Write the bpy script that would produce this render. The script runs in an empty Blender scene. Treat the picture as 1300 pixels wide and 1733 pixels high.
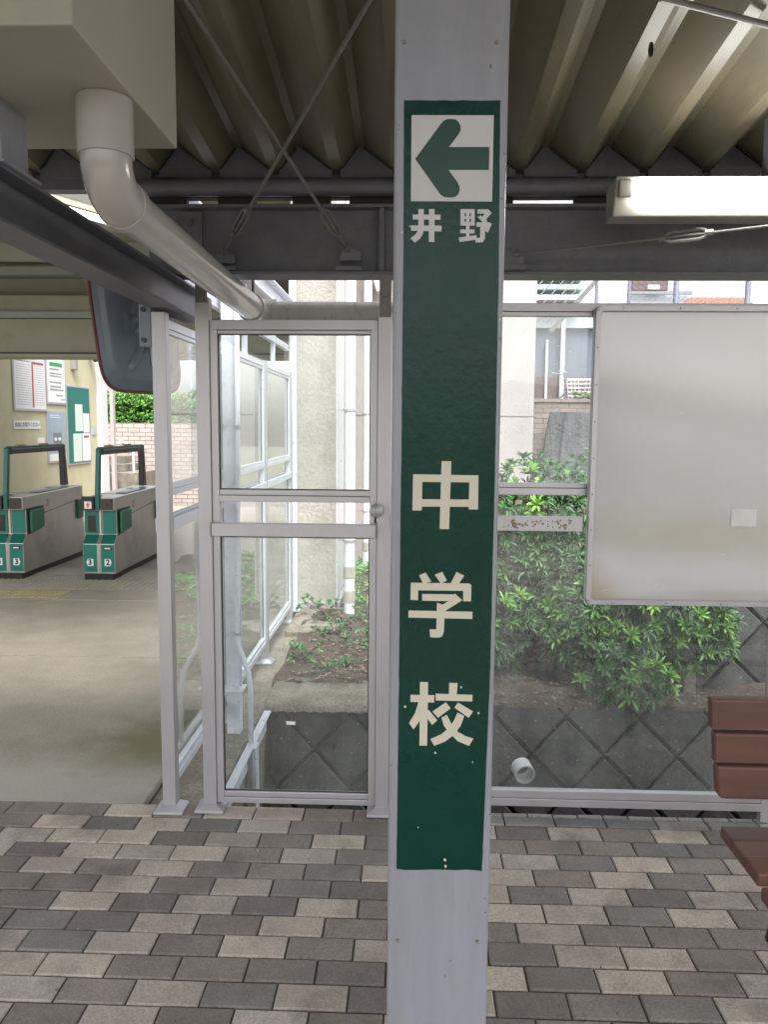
import bpy, bmesh, math, random
import numpy as np
from mathutils import Vector, Matrix
random.seed(7); rng = np.random.default_rng(7)
C = bpy.context.scene.collection
scene = bpy.context.scene
R_ = math.radians

# ---------------------------------------------------------------- camera
F = 1330.0; PSI = R_(1.9); TH = R_(6.33); RHO = R_(.45); H = 1.52
F0 = Vector((-math.sin(PSI), math.cos(PSI), 0)); R0 = Vector((math.cos(PSI), math.sin(PSI), 0)); ZZ = Vector((0, 0, 1))
FW = F0*math.cos(TH) - ZZ*math.sin(TH); U0 = F0*math.sin(TH) + ZZ*math.cos(TH)
RT = R0*math.cos(RHO) + U0*math.sin(RHO); UP = U0*math.cos(RHO) - R0*math.sin(RHO)
cd = bpy.data.cameras.new('camera'); cam = bpy.data.objects.new('camera', cd); C.objects.link(cam)
m3 = Matrix((RT, UP, -FW)).transposed(); cam.matrix_world = Matrix.Translation((0, 0, H)) @ m3.to_4x4()
cd.sensor_fit = 'VERTICAL'; cd.sensor_height = 24; cd.lens = 24*F/1733; cd.clip_start = .02; cd.clip_end = 500
scene.camera = cam
def ray(px, py): return FW + RT*((px-650)/F) + UP*((866.5-py)/F)
def atY(px, py, Y): d = ray(px, py); k = Y/d.y; return Vector((d.x*k, Y, H+d.z*k))
def atZ(px, py, z): d = ray(px, py); k = (z-H)/d.z; return Vector((d.x*k, d.y*k, z))
def atX(px, py, x): d = ray(px, py); k = x/d.x; return Vector((x, d.y*k, H+d.z*k))

# ---------------------------------------------------------------- light
w = bpy.data.worlds.new('World'); scene.world = w; w.use_nodes = True
nt = w.node_tree; bg = nt.nodes['Background']
sky = nt.nodes.new('ShaderNodeTexSky'); sky.sky_type = 'NISHITA'; sky.sun_disc = False
sky.sun_elevation = R_(58); sky.sun_rotation = R_(160); sky.dust_density = 4; sky.air_density = 1.0; sky.ozone_density = 1
hs = nt.nodes.new('ShaderNodeHueSaturation'); hs.inputs['Saturation'].default_value = .22
nt.links.new(sky.outputs[0], hs.inputs['Color']); nt.links.new(hs.outputs[0], bg.inputs[0]); bg.inputs[1].default_value = .15
sd = bpy.data.lights.new('sun', 'SUN'); sd.energy = 1.4; sd.angle = R_(25); sd.color = (1, .98, .95)
so = bpy.data.objects.new('sun', sd); C.objects.link(so)
sv = Vector((math.sin(R_(160))*math.cos(R_(58)), math.cos(R_(160))*math.cos(R_(58)), math.sin(R_(58))))
so.rotation_euler = sv.to_track_quat('Z', 'Y').to_euler()
vs = scene.view_settings; vs.view_transform = 'Standard'; vs.look = 'None'; vs.exposure = 1.85; vs.gamma = 1
scene.cycles.max_bounces = 10; scene.cycles.transparent_max_bounces = 24; scene.cycles.diffuse_bounces = 5
scene.cycles.sample_clamp_indirect = 4

# ---------------------------------------------------------------- materials
def mat(name, col, rough=.6, metal=0, var=.12, vs_=6, bump=.0, bs=60, stain=None, sscale=3, samt=.5, attr=False, spec=.5, coat=0, detail=6, fine=0, stretch=None, bdist=.004):
    m = bpy.data.materials.new(name); m.use_nodes = True; n = m.node_tree.nodes; L = m.node_tree.links
    b = n['Principled BSDF']; b.inputs['Roughness'].default_value = rough; b.inputs['Metallic'].default_value = metal
    b.inputs['Specular IOR Level'].default_value = spec
    if coat: b.inputs['Coat Weight'].default_value = coat; b.inputs['Coat Roughness'].default_value = .025
    tc = n.new('ShaderNodeTexCoord'); src = tc.outputs['Object']
    if stretch:
        mp = n.new('ShaderNodeMapping'); mp.inputs['Scale'].default_value = stretch; L.new(src, mp.inputs[0]); src = mp.outputs[0]
    nz = n.new('ShaderNodeTexNoise'); nz.inputs['Scale'].default_value = vs_; nz.inputs['Detail'].default_value = detail; nz.inputs['Roughness'].default_value = .66; L.new(src, nz.inputs['Vector'])
    mr = n.new('ShaderNodeMapRange'); mr.inputs['From Min'].default_value = .3; mr.inputs['From Max'].default_value = .7
    mr.inputs['To Min'].default_value = 1-var; mr.inputs['To Max'].default_value = 1+var; L.new(nz.outputs[0], mr.inputs[0])
    if attr:
        at_ = n.new('ShaderNodeAttribute'); at_.attribute_name = 'Col'; base = at_.outputs['Color']
    else:
        rg = n.new('ShaderNodeRGB'); rg.outputs[0].default_value = (*col, 1); base = rg.outputs[0]
    vm = n.new('ShaderNodeVectorMath'); vm.operation = 'SCALE'; L.new(base, vm.inputs[0]); L.new(mr.outputs[0], vm.inputs['Scale']); out = vm.outputs[0]
    if fine:
        n2 = n.new('ShaderNodeTexNoise'); n2.inputs['Scale'].default_value = bs*1.5; n2.inputs['Detail'].default_value = 2; L.new(tc.outputs['Object'], n2.inputs['Vector'])
        m2 = n.new('ShaderNodeMapRange'); m2.inputs['From Min'].default_value = .3; m2.inputs['From Max'].default_value = .7
        m2.inputs['To Min'].default_value = 1-fine; m2.inputs['To Max'].default_value = 1+fine; L.new(n2.outputs[0], m2.inputs[0])
        v2 = n.new('ShaderNodeVectorMath'); v2.operation = 'SCALE'; L.new(out, v2.inputs[0]); L.new(m2.outputs[0], v2.inputs['Scale']); out = v2.outputs[0]
    if stain:
        n3 = n.new('ShaderNodeTexNoise'); n3.inputs['Scale'].default_value = sscale; n3.inputs['Detail'].default_value = 8; n3.inputs['Roughness'].default_value = .65; L.new(src, n3.inputs['Vector'])
        m3_ = n.new('ShaderNodeMapRange'); m3_.inputs['From Min'].default_value = .52; m3_.inputs['From Max'].default_value = .72
        m3_.inputs['To Min'].default_value = 0; m3_.inputs['To Max'].default_value = samt; L.new(n3.outputs[0], m3_.inputs[0])
        mx = n.new('ShaderNodeMix'); mx.data_type = 'RGBA'; mx.inputs[7].default_value = (*stain, 1)
        L.new(m3_.outputs[0], mx.inputs[0]); L.new(out, mx.inputs[6]); out = mx.outputs[2]
    L.new(out, b.inputs['Base Color'])
    if bump:
        n4 = n.new('ShaderNodeTexNoise'); n4.inputs['Scale'].default_value = bs; n4.inputs['Detail'].default_value = 4; L.new(tc.outputs['Object'], n4.inputs['Vector'])
        bp = n.new('ShaderNodeBump'); bp.inputs['Strength'].default_value = bump; bp.inputs['Distance'].default_value = bdist; L.new(n4.outputs[0], bp.inputs['Height']); L.new(bp.outputs[0], b.inputs['Normal'])
    rr = n.new('ShaderNodeMapRange'); rr.inputs['To Min'].default_value = max(.02, rough-.1); rr.inputs['To Max'].default_value = min(1, rough+.1); L.new(nz.outputs[0], rr.inputs[0]); L.new(rr.outputs[0], b.inputs['Roughness'])
    return m
def brick_mat(name, c1, c2, mortar, bw, rh, ms=.006, rot=None, axis='XZ'):
    m = mat(name, c1, .8, bump=.3, bs=90); n = m.node_tree.nodes; L = m.node_tree.links; b = n['Principled BSDF']
    tc = n.new('ShaderNodeTexCoord'); sp = n.new('ShaderNodeSeparateXYZ'); cb = n.new('ShaderNodeCombineXYZ'); L.new(tc.outputs['Object'], sp.inputs[0])
    L.new(sp.outputs[axis[0]], cb.inputs[0]); L.new(sp.outputs[axis[1]], cb.inputs[1])
    br = n.new('ShaderNodeTexBrick'); br.inputs['Scale'].default_value = 1; br.inputs['Brick Width'].default_value = bw; br.inputs['Row Height'].default_value = rh
    br.inputs['Mortar Size'].default_value = ms; br.inputs['Mortar Smooth'].default_value = .3
    br.inputs['Color1'].default_value = (*c1, 1); br.inputs['Color2'].default_value = (*c2, 1); br.inputs['Mortar'].default_value = (*mortar, 1); L.new(cb.outputs[0], br.inputs[0])
    nz = n.new('ShaderNodeTexNoise'); nz.inputs['Scale'].default_value = 5; L.new(tc.outputs['Object'], nz.inputs['Vector'])
    mr = n.new('ShaderNodeMapRange'); mr.inputs['To Min'].default_value = .75; mr.inputs['To Max'].default_value = 1.25; L.new(nz.outputs[0], mr.inputs[0])
    vm = n.new('ShaderNodeVectorMath'); vm.operation = 'SCALE'; L.new(br.outputs['Color'], vm.inputs[0]); L.new(mr.outputs[0], vm.inputs['Scale']); L.new(vm.outputs[0], b.inputs['Base Color'])
    bp = n.new('ShaderNodeBump'); bp.inputs['Strength'].default_value = .6; bp.inputs['Distance'].default_value = .006; bp.invert = True; L.new(br.outputs['Fac'], bp.inputs['Height']); L.new(bp.outputs[0], b.inputs['Normal'])
    return m
def glass_mat(name, haze=.06, tint=(.93, .96, .95), grime=.18):
    m = bpy.data.materials.new(name); m.use_nodes = True; n = m.node_tree.nodes; L = m.node_tree.links; n.clear()
    out = n.new('ShaderNodeOutputMaterial'); tr = n.new('ShaderNodeBsdfTransparent'); tr.inputs[0].default_value = (*tint, 1)
    gl = n.new('ShaderNodeBsdfGlossy'); gl.inputs['Roughness'].default_value = .0; gl.inputs['Color'].default_value = (1, 1, 1, 1)
    ge = n.new('ShaderNodeNewGeometry'); io = n.new('ShaderNodeMapRange'); io.inputs['To Min'].default_value = 1.5; io.inputs['To Max'].default_value = 1/1.5
    L.new(ge.outputs['Backfacing'], io.inputs[0]); fr = n.new('ShaderNodeFresnel'); L.new(io.outputs[0], fr.inputs['IOR'])
    mx = n.new('ShaderNodeMixShader'); L.new(fr.outputs[0], mx.inputs[0]); L.new(tr.outputs[0], mx.inputs[1]); L.new(gl.outputs[0], mx.inputs[2])
    df = n.new('ShaderNodeBsdfDiffuse'); df.inputs[0].default_value = (.75, .75, .73, 1); tl = n.new('ShaderNodeBsdfTranslucent'); tl.inputs[0].default_value = (.75, .76, .75, 1)
    ad = n.new('ShaderNodeMixShader'); ad.inputs[0].default_value = .5; L.new(df.outputs[0], ad.inputs[1]); L.new(tl.outputs[0], ad.inputs[2])
    tc = n.new('ShaderNodeTexCoord'); nz = n.new('ShaderNodeTexNoise'); nz.inputs['Scale'].default_value = 4; nz.inputs['Detail'].default_value = 9; nz.inputs['Roughness'].default_value = .7
    mp = n.new('ShaderNodeMapping'); mp.inputs['Scale'].default_value = (2.2, 2.2, .6); L.new(tc.outputs['Object'], mp.inputs[0]); L.new(mp.outputs[0], nz.inputs['Vector'])
    mr = n.new('ShaderNodeMapRange'); mr.inputs['From Min'].default_value = .4; mr.inputs['From Max'].default_value = .8; mr.inputs['To Min'].default_value = haze; mr.inputs['To Max'].default_value = haze+grime; L.new(nz.outputs[0], mr.inputs[0])
    nz2 = n.new('ShaderNodeTexNoise'); nz2.inputs['Scale'].default_value = 90; nz2.inputs['Detail'].default_value = 1; L.new(tc.outputs['Object'], nz2.inputs['Vector'])
    m2 = n.new('ShaderNodeMapRange'); m2.inputs['From Min'].default_value = .745; m2.inputs['From Max'].default_value = .77; m2.inputs['To Max'].default_value = .3; L.new(nz2.outputs[0], m2.inputs[0])
    mm = n.new('ShaderNodeMath'); mm.operation = 'ADD'; L.new(mr.outputs[0], mm.inputs[0]); L.new(m2.outputs[0], mm.inputs[1])
    m3_ = n.new('ShaderNodeMixShader'); L.new(mm.outputs[0], m3_.inputs[0]); L.new(mx.outputs[0], m3_.inputs[1]); L.new(ad.outputs[0], m3_.inputs[2]); L.new(m3_.outputs[0], out.inputs[0])
    return m
def emis(name, col, st):
    m = bpy.data.materials.new(name); m.use_nodes = True; b = m.node_tree.nodes['Principled BSDF']
    b.inputs['Base Color'].default_value = (.8, .8, .8, 1); b.inputs['Emission Color'].default_value = (*col, 1); b.inputs['Emission Strength'].default_value = st; return m

M = {}
M['steel'] = mat('grey_painted_steel', (.26, .27, .31), .38, var=.09, vs_=5, bump=.35, bs=38, stain=(.19, .165, .15), sscale=6, samt=.35, stretch=(2.5, 2.5, .35), bdist=.002)
M['lav'] = mat('pale_lavender_steel', (.64, .66, .74), .45, var=.08, vs_=6, bump=.4, bs=30, stain=(.30, .17, .10), sscale=12, samt=.5, bdist=.003)
M['darksteel'] = mat('dusty_grey_steel', (.115, .118, .14), .5, var=.15, vs_=9, bump=.2, bs=80, stain=(.2, .195, .17), sscale=5, samt=.25, fine=.06)
M['alu'] = mat('anodised_aluminium', (.49, .475, .50), .42, metal=.55, var=.05, vs_=8, bump=.06, bs=90, stain=(.38, .35, .31), sscale=5, samt=.35, stretch=(1, 1, .4))
M['aluwhite'] = mat('pale_bluish_aluminium', (.64, .66, .72), .4, metal=.3, var=.05, vs_=8, stain=(.45, .44, .42), sscale=5, samt=.3)
M['alu_cast'] = mat('cast_aluminium', (.40, .40, .42), .5, metal=.5, var=.06)
M['bracket'] = mat('brown_grey_bracket', (.17, .15, .145), .5, metal=.3)
M['rubber'] = mat('black_gasket', (.02, .02, .02), .6)
M['green'] = mat('dark_green_paint', (.001, .034, .024), .28, var=.16, vs_=7, bump=.35, bs=55, stain=(.004, .05, .036), sscale=2.5, samt=.5, spec=.22, bdist=.002)
M['green2'] = mat('arrow_green_paint', (.001, .038, .027), .4, var=.06, bump=.1, bs=60)
M['signwhite'] = mat('sign_white', (.5, .5, .515), .45, var=.03)
M['cream'] = mat('cream_lettering', (.55, .51, .42), .5, var=.04, bump=.15, bs=80, stain=(.45, .42, .33), sscale=14, samt=.3)
M['gap'] = mat('paver_sand_joint', (.07, .058, .045), .95, bump=.5, bs=300)
M['paver'] = mat('concrete_paver', (.3, .3, .3), .82, var=.16, vs_=7, bump=.8, bs=105, attr=True, fine=.19, stain=(.085, .075, .062), sscale=5, samt=.55, bdist=.003)
M['concfloor'] = mat('floor_concrete', (.275, .245, .195), .7, var=.15, vs_=4, bump=.5, bs=60, stain=(.20, .178, .13), sscale=1.6, samt=.7, fine=.16, detail=12)
M['conc'] = mat('weathered_concrete', (.21, .185, .15), .9, var=.3, vs_=6, bump=1, bs=45, stain=(.09, .095, .045), sscale=4, samt=.85, fine=.25, bdist=.012)
M['block'] = mat('dark_retaining_block', (.052, .050, .050), .85, attr=True, var=.3, vs_=5, bump=.8, bs=70, stain=(.12, .115, .105), sscale=5, samt=.5, fine=.22, bdist=.006)
M['soil'] = mat('brown_soil', (.080, .060, .046), .95, var=.35, vs_=14, bump=1, bs=60, fine=.3, bdist=.02)
M['ground'] = mat('ground_earth', (.14, .13, .10), .95, var=.3, vs_=2, bump=.5, bs=20)
M['stucco'] = mat('beige_stucco', (.36, .34, .30), .9, var=.08, vs_=4, bump=.7, bs=34, stain=(.2, .19, .13), sscale=3, samt=.5, fine=.10, bdist=.010, detail=9)
M['pink'] = mat('pale_pink_stucco', (.42, .375, .36), .9, var=.05, vs_=5, bump=.6, bs=50, stain=(.36, .3, .25), sscale=4, samt=.4, bdist=.006)
M['pvc'] = mat('grey_pvc', (.42, .395, .38), .22, var=.05, vs_=6, stain=(.36, .32, .26), sscale=6, samt=.3)
M['pvcdirty'] = mat('dirty_pvc', (.40, .375, .34), .4, var=.1, vs_=6, stain=(.16, .12, .07), sscale=16, samt=.7, stretch=(1.6, 1, .5))
M['whitepaint'] = mat('white_paint', (.64, .64, .66), .4, var=.05, stain=(.38, .35, .3), sscale=6, samt=.3)
M['boxcream'] = mat('cream_painted_duct', (.38, .365, .30), .6, var=.05, vs_=4, bump=.15, bs=200, stain=(.4, .37, .29), sscale=4, samt=.3, bdist=.001)
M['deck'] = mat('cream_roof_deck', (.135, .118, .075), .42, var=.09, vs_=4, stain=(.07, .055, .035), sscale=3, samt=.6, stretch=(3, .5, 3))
M['darkseal'] = mat('black_closure', (.035, .033, .035), .8, var=.2)
M['rod'] = mat('dull_rod_steel', (.17, .165, .16), .5, metal=.3, var=.15, vs_=30)
M['tube'] = emis('fluorescent_tube_glow', (1, .985, .93), 11)
M['halltube'] = emis('hall_tube_glow', (1, .985, .9), 1.8)
M['fixture'] = mat('lamp_housing_enamel', (.26, .245, .215), .4, var=.03)
M['board'] = mat('white_board_film', (.53, .525, .54), .16, var=.03, vs_=2, bump=.0, bs=4, stain=(.45, .41, .34), sscale=1.6, samt=.0, spec=.3, bdist=.01, coat=.9)
M['glass'] = glass_mat('dusty_glass', .035, grime=.09)
M['glassclear'] = glass_mat('side_glass', .035, grime=.08)
M['glassdirty'] = glass_mat('hazy_glass', .12, grime=.12)
M['bench'] = mat('brown_composite', (.112, .052, .036), .5, var=.18, vs_=20, bump=.3, bs=160, stretch=(.2, 1, 1), bdist=.001)
M['iron'] = mat('black_cast_iron', (.018, .017, .02), .35, var=.1)
M['leaf'] = mat('azalea_leaf', (.1, .2, .05), .42, var=.1, vs_=30, attr=True, spec=.45)
M['stem'] = mat('brown_stem', (.10, .07, .045), .9, var=.3, vs_=40)
M['teal'] = mat('teal_gate_panel', (.004, .15, .115), .38, var=.04)
M['tealdark'] = mat('deep_green_gate_arm', (.006, .105, .08), .35, var=.05)
M['flap'] = mat('green_rubber_flap', (.03, .15, .085), .5, var=.06)
M['inox'] = mat('brushed_steel', (.52, .50, .47), .36, metal=.75, var=.08, vs_=3, stain=(.22, .2, .17), sscale=2, samt=.5)
M['black'] = mat('black_plastic', (.015, .014, .013), .35, var=.1)
M['darkbrown'] = mat('dark_arm_underside', (.04, .035, .03), .3, var=.1)
M['hallwall'] = mat('hall_yellow_wall', (.50, .465, .31), .8, var=.08, vs_=3, stain=(.45, .38, .22), sscale=4, samt=.4, bump=.3, bs=60)
M['lintel'] = mat('cream_lintel', (.42, .40, .31), .7, var=.08, vs_=2, stain=(.3, .26, .18), sscale=3, samt=.5)
M['ceil'] = mat('hall_ceiling', (.30, .29, .22), .8, var=.06)
M['bluegrey'] = mat('pale_green_trim', (.38, .42, .38), .6, var=.06)
M['mirrorback'] = mat('slate_mirror_back', (.17, .21, .265), .34, var=.06, vs_=8, stain=(.16, .18, .2), sscale=8, samt=.3)
M['redrim'] = mat('red_rubber_rim', (.16, .04, .035), .5, var=.1)
M['paper'] = mat('white_paper', (.74, .74, .72), .6, var=.02)
M['papergreen'] = mat('pale_green_paper', (.60, .68, .62), .6, var=.04)
M['ink'] = mat('grey_print', (.18, .18, .19), .6, var=.05)
M['inklight'] = mat('light_print', (.42, .43, .45), .6, var=.05)
M['red'] = mat('red_print', (.42, .04, .08), .6, var=.05)
M['orange'] = mat('orange_print', (.75, .16, .05), .6, var=.05)
M['pgreen'] = mat('green_print', (.03, .32, .08), .6, var=.05)
M['blueposter'] = mat('blue_grey_poster', (.28, .36, .43), .5, var=.1)
M['boardgreen'] = mat('green_notice_board', (.015, .15, .12), .7, var=.05)
M['yellow'] = mat('worn_yellow_tactile', (.34, .275, .13), .75, var=.15, vs_=8, stain=(.3, .26, .18), sscale=6, samt=.5)
M['tact'] = mat('grey_tactile_tile', (.27, .25, .21), .75, var=.12, vs_=4, stain=(.36, .32, .17), sscale=1.5, samt=.6)
M['brickpale'] = brick_mat('pale_brick_tile', (.35, .295, .26), (.42, .36, .325), (.14, .10, .09), .24, .085, .007)
M['brickbrown'] = brick_mat('brown_brick', (.22, .165, .145), (.28, .22, .195), (.09, .065, .055), .2, .062, .004)
M['housewhite'] = mat('house_white_wall', (.46, .48, .51), .8, var=.04)
M['shutter'] = mat('blue_grey_siding', (.13, .15, .2), .7, var=.1, vs_=3, stretch=(6, 1, .3))
M['maroon'] = mat('maroon_wall', (.13, .075, .078), .8, var=.1)
M['winbrown'] = mat('brown_window', (.09, .06, .055), .4, var=.2)
M['rooftile'] = mat('brown_roof_tiles', (.17, .09, .055), .8, var=.2, vs_=30, bump=1, bs=40, bdist=.02)
M['mintgreen'] = mat('mint_trim', (.3, .42, .36), .6, var=.05)
M['wire'] = mat('galvanised_wire', (.22, .23, .29), .5, metal=.3, var=.1)
M['stump'] = mat('weathered_grey_wood', (.09, .09, .095), .9, var=.5, vs_=9, bump=1, bs=30, stretch=(1, 1, .12), bdist=.02)
M['bikemetal'] = mat('bright_bike_metal', (.6, .6, .62), .3, metal=.6, var=.1)
M['ballast'] = mat('ballast_stones', (.22, .19, .16), .95, var=.4, vs_=30, bump=1, bs=40, bdist=.03)
M['litter'] = mat('dead_leaves', (.15, .08, .05), .9, attr=True, var=.2)

# ---------------------------------------------------------------- mesh helpers
class MB:
    def __init__(s): s.v = []; s.f = []; s.c = []; s.mi = []; s.cur = None; s.curm = 0
    def add(s, vs_, fs):
        o = len(s.v); s.v += [tuple(x) for x in vs_]
        for f in fs: s.f.append([i+o for i in f]); s.c.append(s.cur); s.mi.append(s.curm)
        return s
    def box(s, x0, x1, y0, y1, z0, z1):
        return s.add([(x0,y0,z0),(x1,y0,z0),(x1,y1,z0),(x0,y1,z0),(x0,y0,z1),(x1,y0,z1),(x1,y1,z1),(x0,y1,z1)],
                     [(0,3,2,1),(4,5,6,7),(0,1,5,4),(1,2,6,5),(2,3,7,6),(3,0,4,7)])
    def prism(s, pts, off):
        n = len(pts); off = Vector(off); p = [Vector(q) for q in pts]
        nrm = Vector((0, 0, 0))
        for i in range(n): nrm += p[i].cross(p[(i+1) % n])
        if nrm.dot(off) > 0: p.reverse()
        return s.add(p+[q+off for q in p], [list(range(n)), list(range(2*n-1, n-1, -1))] + [(i, i+n, (i+1) % n+n, (i+1) % n) for i in range(n)])
    def bar(s, a, b, wd, ht, up=(0, 0, 1)):
        a = Vector(a); b = Vector(b); d = (b-a).normalized(); u = Vector(up); x = d.cross(u).normalized()*wd/2; y = x.cross(d).normalized()*ht/2
        return s.add([a-x-y, a+x-y, a+x+y, a-x+y, b-x-y, b+x-y, b+x+y, b-x+y], [(0,1,2,3),(7,6,5,4),(0,4,5,1),(1,5,6,2),(2,6,7,3),(3,7,4,0)])
    def tube(s, pts, r, n=16, caps=True):
        pts = [Vector(p) for p in pts]; k = len(pts); rs = r if isinstance(r, (list, tuple)) else [r]*k
        t = [(pts[min(i+1, k-1)]-pts[max(i-1, 0)]).normalized() for i in range(k)]
        u = t[0].orthogonal().normalized(); vv = []
        for i in range(k):
            u = (u - t[i]*u.dot(t[i])).normalized(); b = t[i].cross(u)
            vv += [pts[i] + (u*math.cos(2*math.pi*j/n) + b*math.sin(2*math.pi*j/n))*rs[i] for j in range(n)]
        fs = [(i*n+j, i*n+(j+1) % n, (i+1)*n+(j+1) % n, (i+1)*n+j) for i in range(k-1) for j in range(n)]
        if caps: fs += [list(range(n-1, -1, -1)), list(range((k-1)*n, k*n))]
        return s.add(vv, fs)
    def build(s, name, m, parent=None, bevel=0, smooth=False, seg=2):
        me = bpy.data.meshes.new(name); o = bpy.data.objects.new(name, me); C.objects.link(o)
        org = Vector((0, 0, 0))
        if parent is not None:
            o.parent = parent; org = Vector(parent.get('_org', (0, 0, 0)))
        elif s.v:
            a = np.array(s.v); org = Vector(((a[:,0].min()+a[:,0].max())/2, (a[:,1].min()+a[:,1].max())/2, a[:,2].min())); o.location = org
        o['_org'] = list(org)
        me.from_pydata([(x-org.x, y-org.y, z-org.z) for x, y, z in s.v], [], s.f)
        for k in (m if isinstance(m, list) else [m]): me.materials.append(k)
        if isinstance(m, list): me.polygons.foreach_set('material_index', s.mi)
        if any(c is not None for c in s.c):
            at_ = me.attributes.new('Col', 'FLOAT_COLOR', 'CORNER'); i = 0; data = np.ones((len(me.loops), 4), 'f')
            for p, c in zip(me.polygons, s.c): data[p.loop_start:p.loop_start+p.loop_total, :3] = c or (.3, .3, .3)
            at_.data.foreach_set('color', data.ravel())
        if smooth: me.polygons.foreach_set('use_smooth', [True]*len(me.polygons))
        if smooth == 'auto':
            try: me.set_sharp_from_angle(angle=R_(35))
            except Exception: pass
        if bevel:
            b = o.modifiers.new('b', 'BEVEL'); b.width = bevel; b.segments = seg; b.limit_method = 'ANGLE'; b.angle_limit = R_(35)
        me.update(); return o
def tag(o, label, cat, group=None, kind=None):
    if label: o['label'] = label
    if cat: o['category'] = cat
    if group: o['group'] = group
    if kind: o['kind'] = kind
    return o
def thing(name, label, cat, loc, group=None):
    o = bpy.data.objects.new(name, None); C.objects.link(o); o.location = loc; o['_org'] = list(loc); o.empty_display_size = .1
    return tag(o, label, cat, group)
def struct(o): o['kind'] = 'structure'; return o
def box(name, m, parent, *b, bevel=0): return MB().box(*b).build(name, m, parent, bevel)
def dup(root, loc, label):
    r = root.copy(); C.objects.link(r); r.location = loc; r['label'] = label
    for ch in list(root.children):
        c = ch.copy(); C.objects.link(c); c.parent = r
        for g in list(ch.children):
            d = g.copy(); C.objects.link(d); d.parent = c
    return r
def text_mb(txt, size, org, ux, uy, depth=.0006, bold=0.0, align='CENTER'):
    c = bpy.data.curves.new('t', 'FONT'); c.body = txt; c.size = size; c.align_x = align; c.align_y = 'CENTER'; c.extrude = 0; c.offset = bold; c.resolution_u = 3
    o = bpy.data.objects.new('t', c); C.objects.link(o); me = bpy.data.meshes.new_from_object(o.evaluated_get(bpy.context.evaluated_depsgraph_get()))
    org = Vector(org); ux = Vector(ux); uy = Vector(uy); nz = ux.cross(uy)
    mb = MB(); mb.add([org+ux*v.co.x+uy*v.co.y+nz*depth for v in me.vertices], [list(p.vertices) for p in me.polygons])
    bpy.data.objects.remove(o); bpy.data.curves.remove(c); bpy.data.meshes.remove(me); return mb

# ================================================================ SETTING
# ground with the slot beside the platform
FE = 2.98      # far edge of the platform
g = MB(); g.box(-60, 60, -80, 80, -1.6, -1.3); o = g.build('ground', M['ground']); struct(o)
struct(box('platform_base', M['conc'], None, -14, 12, -3.2, FE-.004, -1.29, -.075))
struct(box('sand_bedding', M['gap'], None, -14, 12, -3.2, FE-.006, -.075, -.006))
# pavers (one paving sheet with real bricks)
pv = MB()
light = [(.41, .352, .298), (.38, .328, .282), (.435, .375, .315), (.395, .345, .305)]
dark = [(.215, .18, .158), (.185, .16, .144), (.235, .20, .175), (.19, .175, .158)]
def paver(mb, x0, x1, y0, y1, c):
    b = .0045; z = random.uniform(-.0015, .0015); k = random.uniform(.87, 1.1); mb.cur = tuple(v*k for v in c)
    zt = [z+random.uniform(-.0008, .0008) for _ in range(4)]
    P = [(x0, y0), (x1, y0), (x1, y1), (x0, y1)]; Q = [(x0+b, y0+b), (x1-b, y0+b), (x1-b, y1-b), (x0+b, y1-b)]
    v = [(p[0], p[1], -.03) for p in P]+[(p[0], p[1], z-b*.8) for p in P]+[(q[0], q[1], zt[i]) for i, q in enumerate(Q)]
    mb.add(v, [(8, 9, 10, 11)]+[(i, (i+1) % 4, (i+1) % 4+4, i+4) for i in range(4)]+[(i+4, (i+1) % 4+4, (i+1) % 4+8, i+8) for i in range(4)])
y = 2.873; row = 0; gp = .0027
pw = .1955
prev = {}
while y > -3.1:
    x = -4.85+(0 if row % 2 else pw/2)+(-.97-math.floor(-.97/pw)*pw) ; col = 0; cur = {}
    # alternating colour as laid, with slips
    ph = row//2
    while x < (5 if y > -1 else 4):
        a = (col+ph) % 2
        if random.random() < .17: a = 1-a
        c = random.choice(light if a else dark)
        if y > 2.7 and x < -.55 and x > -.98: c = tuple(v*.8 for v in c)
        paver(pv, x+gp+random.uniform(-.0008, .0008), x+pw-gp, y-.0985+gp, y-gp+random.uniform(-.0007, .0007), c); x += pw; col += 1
    y -= .0985; row += 1
x = -4.9
while x < 5:       # last rows beside the fence
    g_ = [(.31, .305, .295), (.24, .235, .23), (.33, .32, .30), (.20, .20, .20)]
    if x < -.12:
        paver(pv, x+gp, x+pw-gp, 2.873+gp, FE-.008, random.choice(light+dark))
    else:
        paver(pv, x+gp, x+pw-gp, 2.873+gp, 2.94-gp, random.choice(g_))
        for k in (0, 1): paver(pv, x+k*pw/2+gp, x+(k+1)*pw/2-gp, 2.94+gp, FE-.008, random.choice(g_))
    x += pw
struct(pv.build('platform_paving', M['paver']))
# station floor to the left
fl = MB()
for (a, b) in ((FE-.003, 4.925), (4.941, 6.545), (6.565, 6.98)):
    fl.box(-9, -1.06, a, b, -.2, 0)
fl.box(-9, -1.06, 8.06, 9.9, -.2, 0); fl.box(-9, 2, 9.9, 14.3, -.2, 0)
fo = struct(fl.build('concrete_floor', M['concfloor'], bevel=.003))
struct(box('joint_filler', M['gap'], None, -8.99, -1.07, FE+.01, 6.97, -.19, -.009))
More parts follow.
